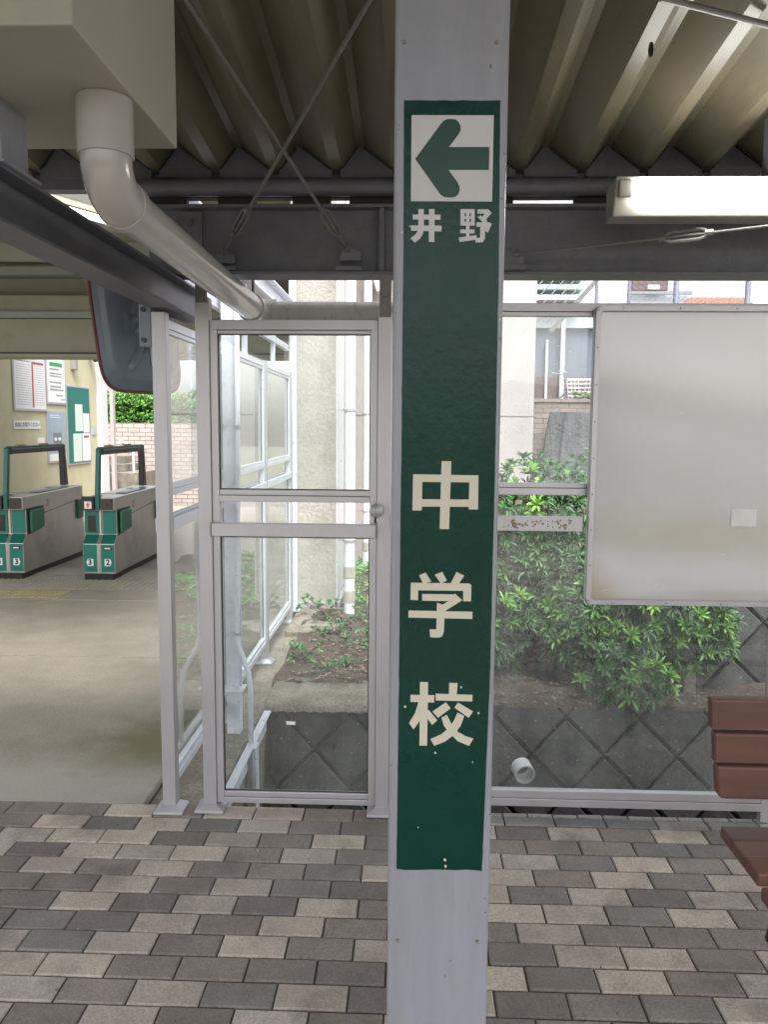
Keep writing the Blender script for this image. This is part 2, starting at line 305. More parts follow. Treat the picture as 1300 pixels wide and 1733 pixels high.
# moss/damp patch and the paler cement strip are real stains with their own place
mm = fo.data.materials[0]; n = mm.node_tree.nodes; L = mm.node_tree.links; b = n['Principled BSDF']
src = b.inputs['Base Color'].links[0].from_socket
def blob(src, cx, cy, rx, ry, colr, amt, nscale=6):
    ge = n.new('ShaderNodeNewGeometry'); mp = n.new('ShaderNodeMapping'); mp.inputs['Location'].default_value = (-cx/rx, -cy/ry, 0); mp.inputs['Scale'].default_value = (1/rx, 1/ry, 0); L.new(ge.outputs['Position'], mp.inputs[0])
    ln = n.new('ShaderNodeVectorMath'); ln.operation = 'LENGTH'; L.new(mp.outputs[0], ln.inputs[0])
    nz = n.new('ShaderNodeTexNoise'); nz.inputs['Scale'].default_value = nscale; nz.inputs['Detail'].default_value = 8; L.new(ge.outputs['Position'], nz.inputs['Vector'])
    ad = n.new('ShaderNodeMath'); ad.operation = 'MULTIPLY_ADD'; ad.inputs[1].default_value = 1.5; L.new(nz.outputs[0], ad.inputs[0]); L.new(ln.outputs['Value'], ad.inputs[2])
    mr = n.new('ShaderNodeMapRange'); mr.inputs['From Min'].default_value = 1.9; mr.inputs['From Max'].default_value = 1.1; mr.inputs['To Min'].default_value = 0; mr.inputs['To Max'].default_value = amt; L.new(ad.outputs[0], mr.inputs[0])
    mx = n.new('ShaderNodeMix'); mx.data_type = 'RGBA'; mx.inputs[7].default_value = (*colr, 1); L.new(mr.outputs[0], mx.inputs[0]); L.new(src, mx.inputs[6]); return mx.outputs[2]
s2 = blob(src, -1.6, 3.1, 1.3, .33, (.40, .37, .32), .8)
s2 = blob(s2, -1.15, 3.62, .42, .38, (.135, .125, .045), .8)
L.new(s2, b.inputs['Base Color'])
# tactile paving
tp = MB()
def dots(mb, x0, x1, y0, y1, step, zt):
    nx = int((x1-x0)/step); ny = int((y1-y0)/step)
    for i in range(nx):
        for j in range(ny):
            cx = x0+(i+.5)*step; cy = y0+(j+.5)*step; r = .013; v = []
            for rr, z in ((r, zt), (r*.6, zt+.006)):
                v += [(cx+rr*math.cos(k*math.pi/3), cy+rr*math.sin(k*math.pi/3), z) for k in range(6)]
            mb.add(v, [(6, 7, 8, 9, 10, 11)]+[(k, (k+1) % 6, (k+1) % 6+6, k+6) for k in range(6)])
tp.box(-9, -1.06, 6.984, 8.056, -.2, .001)
dots(tp, -4.8, -1.1, 7.0, 7.62, .062, .001)
for k in range(9): tp.box(-5, -1.1, 7.66+k*.043, 7.675+k*.043, .001, .006)
struct(tp.build('tactile_paving', M['tact']))
ty = MB(); ty.box(-6, -3.05, 6.60, 6.90, 0, .004); dots(ty, -5.0, -3.06, 6.61, 6.9, .06, .004)
struct(ty.build('yellow_tactile_strip', M['yellow']))

# ditch side: curb under the fence, retaining wall, planting bed
cb = MB(); cb.box(-1.055, -.785, FE, 6.05, -1.3, -.02)
tag(cb.build('concrete_curb', M['conc'], bevel=.02, seg=3), 'long rough concrete curb under the receding glass fence', 'curb')
cb = MB(); cb.box(-.9, -.5, 5.55, 6.28, -.3, .04)
tag(cb.build('concrete_block', M['conc'], bevel=.02), 'small concrete block at the foot of the stucco corner', 'block')

def clip(poly, axis, lim, keep_less=True):
    out = []; sgn = 1 if keep_less else -1
    for i in range(len(poly)):
        a = poly[i]; b_ = poly[(i+1) % len(poly)]; da = sgn*(lim-a[axis]); db = sgn*(lim-b_[axis])
        if da >= 0: out.append(a)
        if (da >= 0) != (db >= 0):
            t = da/(da-db); out.append((a[0]+(b_[0]-a[0])*t, a[1]+(b_[1]-a[1])*t))
    return out
def diamond_wall(x0, x1, ytop, ztop, zbot, slope, d=.395, hgt=.40, x_off=0, v_off=0):
    mb = MB(); Lh = (ztop-zbot)*math.sqrt(1+slope**2); dz = 1/math.sqrt(1+slope**2); dy = slope*dz
    P = lambda u, v, n_: Vector((u, ytop-(v*dy)-n_*dz, ztop-v*dz+n_*dy))   # v runs down the wall
    mb.cur = (.02, .02, .018); mb.add([P(x0, 0, -.03), P(x1, 0, -.03), P(x1, Lh, -.03), P(x0, Lh, -.03)], [(0, 3, 2, 1)])
    nr = int(Lh/hgt*2)+3
    for r in range(-2, nr):
        for c_ in range(int((x1-x0)/d)+3):
            cu = x0-d+c_*d+(d/2 if r % 2 else 0)+x_off; cv = r*hgt/2+v_off
            g_ = .011; q = [(cu, cv-hgt/2+g_), (cu+d/2-g_, cv), (cu, cv+hgt/2-g_), (cu-d/2+g_, cv)]
            for ax, lim, less in ((0, x1, True), (0, x0, False), (1, 0, False), (1, Lh, True)):
                if q: q = clip(q, ax, lim, less)
            if len(q) < 3: continue
            cx = sum(p[0] for p in q)/len(q); cy = sum(p[1] for p in q)/len(q); hh = random.uniform(-.006, .008); nq = len(q); kk = random.uniform(.03, .068); mb.cur = (kk, kk*.965, kk*.94)
            outer = [P(*p, -.03) for p in q]; mid = [P(*p, .004+hh) for p in q]; inn = [P(cx+(p[0]-cx)*.93, cy+(p[1]-cy)*.93, .015+hh) for p in q]
            mb.add(outer+mid+inn, [list(range(3*nq-1, 2*nq-1, -1))]+[(i, i+nq, (i+1) % nq+nq, (i+1) % nq) for i in range(nq)]+[(i+nq, i+2*nq, (i+1) % nq+2*nq, (i+1) % nq+nq) for i in range(nq)])
    return mb
a = atZ(949, 1214, -.04).x
t = thing('retaining_wall', 'dark diamond-block retaining wall along the slot behind the glass', 'retaining wall', (1, 4.2, -1.3))
diamond_wall(-.75, 3.4, 4.22, -.022, -1.25, .32, x_off=(a+.75-.15) % .395, v_off=.05).build('block_face', M['block'], t)
cp = MB(); nxs = 34; rows_ = []
for i in range(nxs+1):     # uneven concrete coping
    xa = -.783+(.25+.783)*i/nxs; e1 = random.uniform(-.012, .012); e2 = random.uniform(-.02, .03)+.03*math.sin(i*.4)
    rows_.append([(xa, 4.165, -.055+e1*.5), (xa, 4.17+e1*.7, -.02), (xa, 4.20+e1*.8, -.004+random.uniform(-.004, .004)), (xa, 4.33, random.uniform(-.004, .006)), (xa, 4.50+e2, .012), (xa, 4.52+e2, -.1)])
cp.add([p for r_ in rows_ for p in r_], [(i*6+k, (i+1)*6+k, (i+1)*6+k+1, i*6+k+1) for i in range(nxs) for k in range(5)])
cp.build('coping', M['conc'], t, smooth=True)
t = thing('retaining_wall', 'taller diamond-block wall rising at the far right behind the shrub', 'retaining wall', (2.4, 4.6, 0))
diamond_wall(1.66, 3.6, 4.78, .95, -.02, .25, x_off=.05).build('block_face', M['block'], t)
MB().prism([(1.60, 4.46, -.02), (1.66, 4.44, -.02), (1.70, 4.70, .95), (1.64, 4.72, .95)], (0, .25, 0)).build('edge_strip', M['conc'], t)
box('coping', M['conc'], t, 1.64, 3.6, 4.75, 5.1, .92, .98, bevel=.01)
# planting bed with relief
sb = MB(); nx, ny = 70, 60; X = np.linspace(-.8, 3.4, nx); Y = np.concatenate([[4.222], np.linspace(4.23, 9.0, ny-1)])
def bedz(x, y): return .0+.035*math.sin(x*5+1)*math.sin(y*4)+.02*math.sin(x*13)*math.cos(y*11)+.02*(y-4.5)*(1 if x < .7 else 0)+(.0 if x < .8 else min(.8, max(0, (y-5.2))*.9))
vv = [(x, y, (bedz(x, y)+random.uniform(-.008, .008)) if y > 4.46 else (-.12 if (x < .2 or y < 4.225) else -.012+random.uniform(-.012, .012))) for y in Y for x in X]
sb.add(vv, [(j*nx+i, j*nx+i+1, (j+1)*nx+i+1, (j+1)*nx+i) for j in range(ny-1) for i in range(nx-1)])
struct(sb.build('soil_bed', M['soil'], smooth=True))
# upper terrace behind the bed
struct(box('upper_ground', M['ground'], None, 1.32, 40, 9.9, 60, -1.2, 1.2))
struct(box('lower_ground', M['ground'], None, -40, 1.3, 9.0, 60, -1.2, -.21))

# ================================================================ PILLAR with painted sign
PY = 1.46
t = thing('pillar', 'grey steel pillar with green painted direction sign, nearest to the camera', 'pillar', (.065, 1.56, 0))
sh = MB().box(-.0355, .165, PY, PY+.2, 0, 2.66).build('shaft', M['steel'], t, bevel=.007, seg=3)
base = box('base_plate', M['steel'], t, -.10, .23, PY-.065, PY+.265, .002, .014, bevel=.003)
def S(scale, ox, oy, dy):
    return lambda x, y: atY(ox+x/scale, oy+y/scale, PY-dy)
up_ = S(3.1524, 660, 150, .0006)
# painted green band with slightly ragged edge
L1 = [(684, 170), (683, 420), (680, 700), (677, 980), (674, 1260), (671, 1470)]; Rr = [(847, 170), (845, 420), (838, 800), (830, 1130), (822, 1330), (816, 1474)]
def rag(a, k):
    out = []
    for (xa, ya), (xb, yb) in zip(a[:-1], a[1:]):
        for i in range(k):
            f = i/k; out.append((xa+(xb-xa)*f+random.gauss(0, .16), ya+(yb-ya)*f))
    return out+[a[-1]]
band = rag(L1, 14)+[(671+i*14.5, 1472+random.gauss(0, .4)) for i in range(1, 10)]+rag(Rr, 14)[::-1]+[(847-i*16, 170+random.gauss(0, .3)) for i in range(1, 10)]
sg = MB().prism([atY(x, y, PY) for x, y in band], (0, -.0006, 0)).build('sign_band', M['green'], t)
pl = MB().prism([up_(*p) for p in ((116, 142), (555, 143), (546, 603), (112, 601))], (0, -.0008, 0)).build('arrow_panel', M['signwhite'], sg)
up2 = S(3.1524, 660, 150, .0015)
arrow = [(135, 375), (275, 185), (286, 172), (302, 164), (325, 162), (350, 165), (368, 180), (378, 200), (378, 222), (366, 245), (315, 312), (531, 312), (529, 434), (313, 434), (360, 498), (371, 520), (373, 543), (364, 566), (345, 579), (318, 582), (290, 579), (270, 566)]
MB().prism([up2(*p) for p in arrow], (0, -.0005, 0)).build('arrow', M['green2'], sg)
def strokes(fn, polys, name, m, parent, base=.0006):
    mb = MB()
    for i, p in enumerate(polys): mb.prism([fn(*q) for q in p], (0, -(.0005+.00006*i), 0))
    return mb.build(name, m, parent)
fu = S(3.1524, 660, 150, .0006)
strokes(fu, [[(122, 672), (271, 673), (270, 700), (122, 698)], [(113, 730), (276, 731), (275, 762), (113, 758)],
    [(152, 643), (181, 643), (181, 740), (176, 775), (160, 802), (133, 822), (110, 799), (136, 779), (149, 760), (152, 735)], [(209, 643), (239, 643), (237, 819), (208, 818)]], 'lettering', M['signwhite'], sg)
strokes(fu, [[(377, 643), (453, 643), (453, 665), (377, 665)], [(377, 681), (453, 681), (453, 694), (377, 694)], [(377, 711), (453, 711), (453, 731), (377, 731)],
    [(377, 643), (399, 643), (399, 731), (377, 731)], [(433, 643), (453, 643), (453, 731), (433, 731)], [(407, 643), (425, 643), (425, 800), (407, 800)],
    [(376, 752), (452, 752), (452, 772), (376, 772)], [(368, 795), (462, 782), (463, 806), (372, 818)],
    [(468, 645), (525, 645), (544, 664), (506, 706), (488, 692), (507, 667), (468, 667)], [(468, 684), (486, 678), (520, 706), (506, 724)],
    [(462, 714), (530, 714), (544, 722), (524, 768), (503, 757), (512, 738), (462, 738)], [(482, 735), (508, 735), (507, 800), (496, 820), (458, 822), (455, 798), (482, 796)]], 'lettering', M['signwhite'], sg)
fc = S(3.3333, 660, 760, .0006)
strokes(fc, [[(292, 68), (347, 68), (334, 452), (281, 450)], [(131, 142), (500, 148), (499, 188), (131, 185)], [(131, 142), (184, 143), (180, 346), (127, 346)],
    [(449, 147), (500, 148), (498, 341), (445, 340)], [(130, 282), (498, 285), (498, 326), (128, 324)]], 'lettering', M['cream'], sg)
strokes(fc, [[(165, 712), (202, 696), (234, 748), (187, 757)], [(253, 708), (296, 692), (321, 742), (288, 758)], [(376, 693), (420, 714), (384, 766), (341, 762)],
    [(118, 753), (448, 758), (460, 768), (459, 800), (118, 796)], [(118, 753), (160, 755), (159, 852), (116, 850)], [(414, 762), (460, 765), (458, 858), (414, 858)],
    [(182, 817), (368, 819), (368, 858), (182, 855)], [(366, 814), (409, 852), (310, 914), (285, 892), (300, 875), (345, 850)],
    [(266, 866), (300, 878), (310, 900), (305, 1030), (295, 1056), (275, 1063), (228, 1061), (224, 1016), (262, 1017)], [(105, 910), (466, 917), (466, 958), (105, 950)]], 'lettering', M['cream'], sg)
strokes(fc, [[(170, 1313), (216, 1315), (210, 1672), (167, 1672)], [(116, 1386), (252, 1388), (250, 1429), (116, 1426)], [(162, 1424), (205, 1424), (186, 1490), (160, 1545), (133, 1581), (108, 1545), (142, 1490)],
    [(205, 1470), (222, 1474), (268, 1530), (238, 1556), (204, 1508)], [(335, 1318), (382, 1320), (378, 1384), (334, 1382)], [(258, 1379), (467, 1386), (465, 1423), (260, 1417)],
    [(316, 1428), (343, 1462), (272, 1515), (240, 1480)], [(385, 1430), (470, 1480), (445, 1515), (365, 1458)],
    [(382, 1486), (420, 1504), (400, 1560), (360, 1612), (310, 1650), (250, 1673), (229, 1635), (290, 1608), (335, 1570), (362, 1530)],
    [(291, 1515), (322, 1498), (345, 1545), (385, 1595), (430, 1620), (472, 1632), (447, 1673), (385, 1648), (335, 1600), (305, 1560)]], 'lettering', M['cream'], sg)
# paint chips and rivets on the shaft
ch = MB()
for px, py, r in ((753, 1455, 2.6), (754, 1466, 2.2), (686, 1196, 2.2), (810, 1207, 2), (737, 1274, 2.2), (781, 1163, 1.6), (681, 393, 1.6), (694, 383, 1.4), (847, 540, 2), (800, 1290, 1.2), (708, 1400, 1.1)):
    ch.prism([atY(px+r*math.cos(k)*random.uniform(.6, 1.2), py+1.3*r*math.sin(k)*random.uniform(.6, 1.2), PY-.0006) for k in np.linspace(0, 6.28, 8)[:-1]], (0, -.0004, 0))
ch.build('paint_chips', M['cream'], sg)
sc4 = MB()
for k in range(20):
    side = random.random(); z_ = random.uniform(.35, 2.2)
    x_ = (random.uniform(-.034, -.024) if side < .4 else random.uniform(.152, .1635) if side < .8 else random.uniform(-.02, .15)); 
    if side >= .8: z_ = random.choice((random.uniform(.35, .62), random.uniform(2.08, 2.25)))
    l = random.uniform(.0009, .0022); h_ = l*random.uniform(.8, 2.6)
    sc4.prism([(x_+l*math.cos(j*1.05)*random.uniform(.5, 1.1), PY, z_+h_*math.sin(j*1.05)*random.uniform(.6, 1.1)) for j in range(6)], (0, -.0004, 0))
sc4.build('scuffs', mat('scuff_brown', (.15, .12, .10), .7), t)
rv = MB()
for px, py in ((684, 72), (840, 72), (673, 1591), (808, 1593)):
    c0 = atY(px, py, PY); rv.tube([c0+Vector((0, .002, 0)), c0-Vector((0, .003, 0))], .0035, 10)
rv.build('rivets', mat('rusty_rivet', (.22, .17, .13), .6), t)

# ================================================================ CANOPY
RZ = 2.47; SL = .098
def roofz(y): return RZ+SL*(3.14-y)
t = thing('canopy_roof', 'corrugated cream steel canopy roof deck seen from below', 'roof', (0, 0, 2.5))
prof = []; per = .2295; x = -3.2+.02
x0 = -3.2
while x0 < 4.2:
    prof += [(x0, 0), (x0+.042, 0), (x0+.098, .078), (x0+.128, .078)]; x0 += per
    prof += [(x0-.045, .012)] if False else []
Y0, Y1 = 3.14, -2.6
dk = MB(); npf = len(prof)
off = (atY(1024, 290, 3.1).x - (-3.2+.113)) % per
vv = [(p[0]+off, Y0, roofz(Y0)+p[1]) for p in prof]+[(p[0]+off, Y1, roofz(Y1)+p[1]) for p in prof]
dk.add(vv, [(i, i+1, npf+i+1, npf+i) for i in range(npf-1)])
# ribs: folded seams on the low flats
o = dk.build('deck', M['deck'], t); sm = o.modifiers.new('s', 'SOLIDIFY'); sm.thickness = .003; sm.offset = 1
se = MB()
for i in range(0, npf-4, 4):
    xc = prof[i][0]+off+.021
    se.add([(xc-.004, Y0, roofz(Y0)-.008), (xc+.004, Y0, roofz(Y0)-.008), (xc+.004, Y1, roofz(Y1)-.008), (xc-.004, Y1, roofz(Y1)-.008), (xc-.004, Y0, roofz(Y0)-.0005), (xc+.004, Y0, roofz(Y0)-.0005), (xc+.004, Y1, roofz(Y1)-.0005), (xc-.004, Y1, roofz(Y1)-.0005)],
           [(0, 1, 2, 3), (0, 4, 5, 1), (3, 2, 6, 7), (0, 3, 7, 4), (1, 5, 6, 2)])
for yy in (1.55,):
    sc2 = MB()
    for i in range(0, npf-4, 4): xc = prof[i][0]+off+.021; sc2.tube([(xc, yy, roofz(yy)), (xc, yy, roofz(yy)-.006)], .007, 6)
    sc2.build('screws', M['rod'], t)
cl = MB()
for i in range(0, npf-4, 4):
    xa = prof[i+1][0]+off; xb = prof[i+4][0]+off; z0 = roofz(3.08)
    cl.prism([(xa-.004, 3.07, z0-.03), (xb+.004, 3.07, z0-.03), (xb+.004, 3.07, z0-.002), (prof[i+3][0]+off+.002, 3.07, z0+.076), (prof[i+2][0]+off-.002, 3.07, z0+.076), (xa-.004, 3.07, z0-.002)], (0, .03, 0))
cl.build('eave_closures', M['darksteel'], t)
sk = MB()
for i in range(0, npf-4, 4):   # black sealant strips along the closure edges
    xa = prof[i+1][0]+off; xb = prof[i+4][0]+off; z0 = roofz(3.06)
    sk.bar((xa-.004, 3.06, z0-.004), (prof[i+2][0]+off, 3.06, z0+.072), .012, .012, (0, 1, 0)); sk.bar((prof[i+3][0]+off, 3.06, z0+.072), (xb+.004, 3.06, z0-.004), .012, .012, (0, 1, 0))
sk.build('sealant', M['darkseal'], t)
MB().box(-3.2, 4.2, 3.1, 3.16, roofz(3.14)-.06, roofz(3.14)-.005).build('eave_trim', M['darksteel'], t)

BX0, BX1 = -.98, 4.2; BT = atY(860, 344, 2.93).z
t = thing('steel_beam', 'deep dusty grey steel beam across the canopy above the glass fence', 'beam', (1.5, 2.98, 2.06))
box('web', M['darksteel'], t, BX0, BX1, 2.975, 2.985, 2.073, BT-.012)
box('flange', M['darksteel'], t, BX0, BX1, 2.92, 3.04, 2.061, 2.073, bevel=.002)
box('flange', M['darksteel'], t, BX0, BX1, 2.93, 3.03, BT-.012, BT, bevel=.002)
c1 = atY(320, 400, 2.95)
MB().box(c1.x-.035, c1.x+.045, 2.955, 2.972, 2.085, BT-.02).build('splice_plate', M['darksteel'], t, bevel=.002)
MB().box(-.122, -.105, 2.935, 2.974, 2.074, BT-.013).build('stiffener', M['darksteel'], t)
bl = MB()
for px, py in ((320, 377), (320, 450)):
    c0 = atY(px, py, 2.955); bl.tube([c0, c0-Vector((0, .012, 0))], .014, 6); bl.tube([c0, c0-Vector((0, .02, 0))], .007, 8)
bl.build('bolt', M['darksteel'], t)
t = thing('eave_tube', 'round grey steel tube running under the roof eave above the beam', 'tube', (1.5, 3.0, 2.4))
z = atY(800, 317, 2.97).z
MB().tube([(BX0-.1, 2.97, z), (BX1, 2.97, z)], .031, 20).build('tube', M['darksteel'], t, smooth='auto')
zb = atY(800, 333, 2.99).z
fz = MB(); zs_ = atY(860, 339.6, 3.03).z; fz.box(BX0-.1, BX1, 2.99, 3.03, zs_, zs_+.03)
xx = BX0
while xx < BX1: fz.box(xx, xx+random.choice((.06, .14, .2, .3, .1)), 2.99, 3.02, BT, zs_+.001); xx += random.uniform(.12, .30)
fz.build('packing_strip', M['darkseal'], t)

# side beam (H section along Y) over the receding fence
t = thing('side_beam', 'grey H-section beam running back over the left fence', 'beam', (-.9, 2, 1.93))
box('flange', M['darksteel'], t, -.955, -.855, .3, 3.32, 1.935, 1.943, bevel=.001)
box('flange', M['darksteel'], t, -.955, -.855, .3, 3.32, 2.045, 2.053, bevel=.001)
box('web', M['darksteel'], t, -.909, -.901, .3, 3.32, 1.943, 2.045)
z0 = atX(30, 250, -.9)
t = thing('steel_stub', 'short grey steel stub post standing on the side beam at top left', 'post', (-.9, 1.7, 2.053))
box('shaft', M['steel'], t, -.965, -.86, 1.68, 1.80, 2.0535, 2.5, bevel=.003)
box('foot_plate', M['steel'], t, -.97, -.845, 1.66, 1.83, 2.0532, 2.061, bevel=.002)
# beams beyond, lavender
t = thing('fence_beam', 'pale lavender steel beam over the far glass fence', 'beam', (-.93, 4.5, 2.3))
box('web', M['lav'], t, -.935, -.925, 3.05, 6.0, 2.31, 2.42)
box('flange', M['lav'], t, -.98, -.88, 3.05, 6.0, 2.30, 2.31); box('flange', M['lav'], t, -.98, -.88, 3.05, 6.0, 2.42, 2.43)
# braces with turnbuckles
def brace(name, label, pts, tb, r=.006):
    t = thing(name, label, 'brace rod', pts[0]); a = Vector(pts[0]); b_ = Vector(pts[1])
    MB().tube([a, b_], r, 10).build('rod', M['rod'], t, smooth='auto')
    d = (b_-a).normalized(); c0 = a+(b_-a)*tb; sd_ = d.cross(Vector((0, 1, 0))).normalized()
    m_ = MB(); Lb = .065; ww = .016
    for s_ in (-1, 1): m_.tube([c0-d*Lb+sd_*s_*.008, c0-d*(Lb-.02)+sd_*s_*ww, c0+d*(Lb-.02)+sd_*s_*ww, c0+d*Lb+sd_*s_*.008], .0065, 8)
    for s_ in (-1, 1): m_.tube([c0+d*s_*(Lb-.005), c0+d*s_*(Lb+.02)], .012, 8)
    m_.build('turnbuckle', M['rod'], t, smooth='auto')
    e = MB(); e.tube([a-d*.012, a+d*.03], .012, 8); e.prism([a+Vector((-.035, .0, -.035)), a+Vector((.045, 0, -.035)), a+Vector((.045, 0, -.01)), a+Vector((.01, 0, .012)), a+Vector((-.02, 0, .012))], (0, -.010, 0)); e.box(a.x-.045, a.x+.05, a.y-.03, a.y+.04, 2.0735, 2.086)
    e.build('cleat', M['darksteel'], t)
def ext(pa, ya, pb, yb, k):
    A = atY(*pa, ya); B = atY(*pb, yb); return A, A+(B-A)*k
A, B = ext((590, 425), 2.93, (352, 40), 2.1, 1.15); B.z = min(B.z, roofz(B.y)-.03); brace('brace_rod', 'left brace rod slanting up to the left, its turnbuckle in front of the beam', (A, B), .155)
A, B = ext((377, 430), 2.93, (612, 0), 2.05, 1.08); B.z = min(B.z, roofz(B.y)-.03); brace('brace_rod', 'brace rod crossing it from lower left up to the pillar side', (A, B), .17)
A = atY(865, 432, 2.9); B = atY(1430, 368, 2.55); brace('brace_rod', 'thin pale brace rod with turnbuckle below the right fluorescent lamp', (A, B), .56, .0045)
A = atY(1120, -4, 2.0); B = atY(1330, 50, 2.2)
tag(MB().tube([A, B], .008, 10).build('conduit', M['rod'], smooth='auto'), 'thin dark conduit crossing the lit roof deck at top right', 'conduit')
A = atY(1103, 84, 2.2)
tag(MB().prism([A+Vector(q) for q in ((-.004, 0, .02), (.004, 0, .02), (.007, 0, 0), (.005, 0, -.018), (-.004, 0, -.014), (-.007, 0, .002))], (0, .01, 0)).build('hanging_clip', M['black'], bevel=.002), 'small black clip stuck to a roof rib at upper right', 'clip')

# fluorescent lamp, right
LY = 2.62; tl_ = atY(1042, 298, LY); brr = atY(1042, 362, LY)
t = thing('fluorescent_lamp', 'lit white fluorescent batten under the roof at right', 'lamp', (tl_.x+.6, LY, brr.z))
zt = tl_.z; zbm = brr.z; hw = .05
x0 = tl_.x; x1 = x0+1.26
hb = MB(); hb.prism([(x0+.004, LY, zt), (x0+.004, LY+.035, zbm), (x0+.004, LY+.13, zbm+.0), (x0+.004, LY+.13, zt)], (1.25, 0, 0)); hb.build('housing', M['fixture'], t, bevel=.004)
box('end_cap', M['fixture'], t, x0+.012, x0+.055, LY-.008, LY+.01, zbm+.05, zt-.012, bevel=.004)
zd1 = atY(1100, 306, LY-.03).z; zd0 = atY(1100, 339, LY-.03).z
MB().prism([(x0+.07, LY+.004, zt-.010), (x0+.07, LY-.024, zt-.013), (x0+.07, LY-.028, zd1-.014), (x0+.07, LY-.004, zd0+.002), (x0+.07, LY+.012, zd0)], (x1-x0-.10, 0, 0)).build('tube', M['tube'], t, bevel=.002)
box('mounting_bracket', M['darksteel'], t, x0+.5, x0+.56, LY+.03, LY+.1, zt, roofz(LY)-.005)

# left hall lamps
A = atZ(85, 347, 2.62); B = atZ(192, 377, 2.62); 
d = (B-A).normalized(); A = A-d*.5
t = thing('fluorescent_lamp', 'lit fluorescent batten in the hall, seen between the side beam and drain pipe', 'lamp', A)
sdv = d.cross(ZZ).normalized()
hb = MB().bar(A+ZZ*.075, B+ZZ*.075, .10, .07).build('housing', M['boxcream'], t, bevel=.01)
MB().tube([A+d*.03+sdv*.028+ZZ*.0, B-d*.03+sdv*.028], .010, 12).build('tube', M['halltube'], t, smooth=True)
MB().tube([A+d*.03-sdv*.028+ZZ*.0, B-d*.03-sdv*.028], .010, 12).build('tube', M['halltube'], t, smooth=True)
for s_ in (0, 1): MB().bar((A if not s_ else B)-d*.02*s_+ZZ*.01, (A if not s_ else B)+d*.02*(1-s_)+ZZ*.01, .09, .05).build('lamp_holder', M['fixture'], t)

# boxed duct at top left
K = .93
t = thing('boxed_duct', 'cream box duct hanging at top left above the drain pipe', 'duct', (-1.4, 1.7, 2.2))
zb = H+.72*K
box('casing', M['boxcream'], t, -2.4, -.582, 1.5*K, 2.15*K, zb, 2.85, bevel=.004)
# drain pipe
yp = 1.83*K; top = atY(177, 205, yp); top.z = zb
xp = top.x; elz = atY(180, 325, yp).z; endp = atY(430, 525, 3.22)
t = thing('drain_pipe', 'pale grey plastic drain pipe elbowing down from the duct and back to the fence', 'pipe', (xp, yp, elz))
r = .052
MB().tube([(xp, yp, zb+.0), (xp, yp, zb-.115)], r+.006, 32).build('socket', M['pvc'], t, smooth='auto', bevel=.002)
pts = []
Rb = .075; dirn = (Vector((endp.x, endp.y, endp.z))-Vector((xp, yp, elz))).normalized()
cz = elz+Rb
for k in range(13):
    a_ = R_(90*k/12); pts.append(Vector((xp, yp, cz))+dirn*(Rb-Rb*math.cos(a_))+Vector((0, 0, -Rb*math.sin(a_))))
MB().tube([Vector((xp, yp, zb-.1))]+pts+[pts[-1]+dirn*.01], r+.001, 32).build('elbow', M['pvc'], t, smooth='auto')
MB().tube([pts[-1], pts[-1]+dirn*.035], r+.005, 32).build('collar', M['pvc'], t, smooth='auto', bevel=.002)
MB().tube([pts[-1]+dirn*.03, endp], r-.003, 32).build('run', M['pvc'], t, smooth='auto')
MB().tube([endp-dirn*.07, endp+dirn*.0], r+.003, 32).build('collar', M['pvc'], t, smooth='auto', bevel=.002)
ez = endp.z
pts2 = [endp+dirn*.0, endp+dirn*.03+Vector((.01, 0, 0)), endp+dirn*.05+Vector((.04, 0, 0)), endp+dirn*.055+Vector((.08, 0, 0))]
MB().tube(pts2, r+.001, 24).build('elbow', M['pvcdirty'], t, smooth='auto')
q = pts2[-1]; MB().tube([q, q+Vector((.75, 0, 0))], .044, 28).build('cross_run', M['pvcdirty'], t, smooth='auto')
MB().tube([(endp.x+.02, endp.y-.12, endp.z+r), (endp.x+.02, endp.y-.12, 2.075)], .006, 8).build('hanger', M['rod'], t)

# ================================================================ GLASS DOOR
DY = 2.95
def px_x(px, py=950): return atY(px, py, DY).x
def px_z(py, px=500): return atY(px, py, DY).z
def foot(mb, cx, cy, z=0.0, sx=.058, sy=.052, hx=.028, hy=.028):
    a_ = [(cx-sx, cy-sy, z), (cx+sx, cy-sy, z), (cx+sx, cy+sy, z), (cx-sx, cy+sy, z)]
    b_ = [(x, y, z+.010) for x, y, _ in a_]; c_ = [(cx-hx, cy-hy, z+.030), (cx+hx, cy-hy, z+.030), (cx+hx, cy+hy, z+.030), (cx-hx, cy+hy, z+.030)]
    mb.add(a_+b_+c_, [(3, 2, 1, 0)]+[(i, (i+1) % 4, (i+1) % 4+4, i+4) for i in range(4)]+[(i+4, (i+1) % 4+4, (i+1) % 4+8, i+8) for i in range(4)]+[(8, 9, 10, 11)])
xL0, xL1 = px_x(338), px_x(354); xR0, xR1 = px_x(645), px_x(660)
hwid = .0255
cxl = (atY(333, 600, DY).x+atY(357, 600, DY).x)/2; cxr = -.098
def post(label, cx, cy, ztop, strap=True, group='aluminium fence posts'):
    t = thing('fence_post', label, 'post', (cx, cy, 0), group)
    box('shaft', M['alu'], t, cx-hwid, cx+hwid, cy-hwid, cy+hwid, .02, ztop, bevel=.002)
    m_ = MB(); foot(m_, cx, cy, .002); m_.build('foot', M['alu_cast'], t, bevel=.003)
    if strap:
        box('bracket', M['bracket'], t, cx-hwid+.004, cx+hwid-.004, cy-hwid-.004, cy-hwid-.0002, ztop-.02, 2.06)
        MB().tube([(cx, cy-hwid-.003, ztop+.06), (cx, cy-hwid-.014, ztop+.06)], .011, 6).build('bolt', M['rod'], t)
    return t
post('aluminium post at the left side of the glass door panel', cxl, DY+.0, 1.98)
post('aluminium post at the right side of the glass door panel, half behind the pillar', cxr, DY, 1.93)
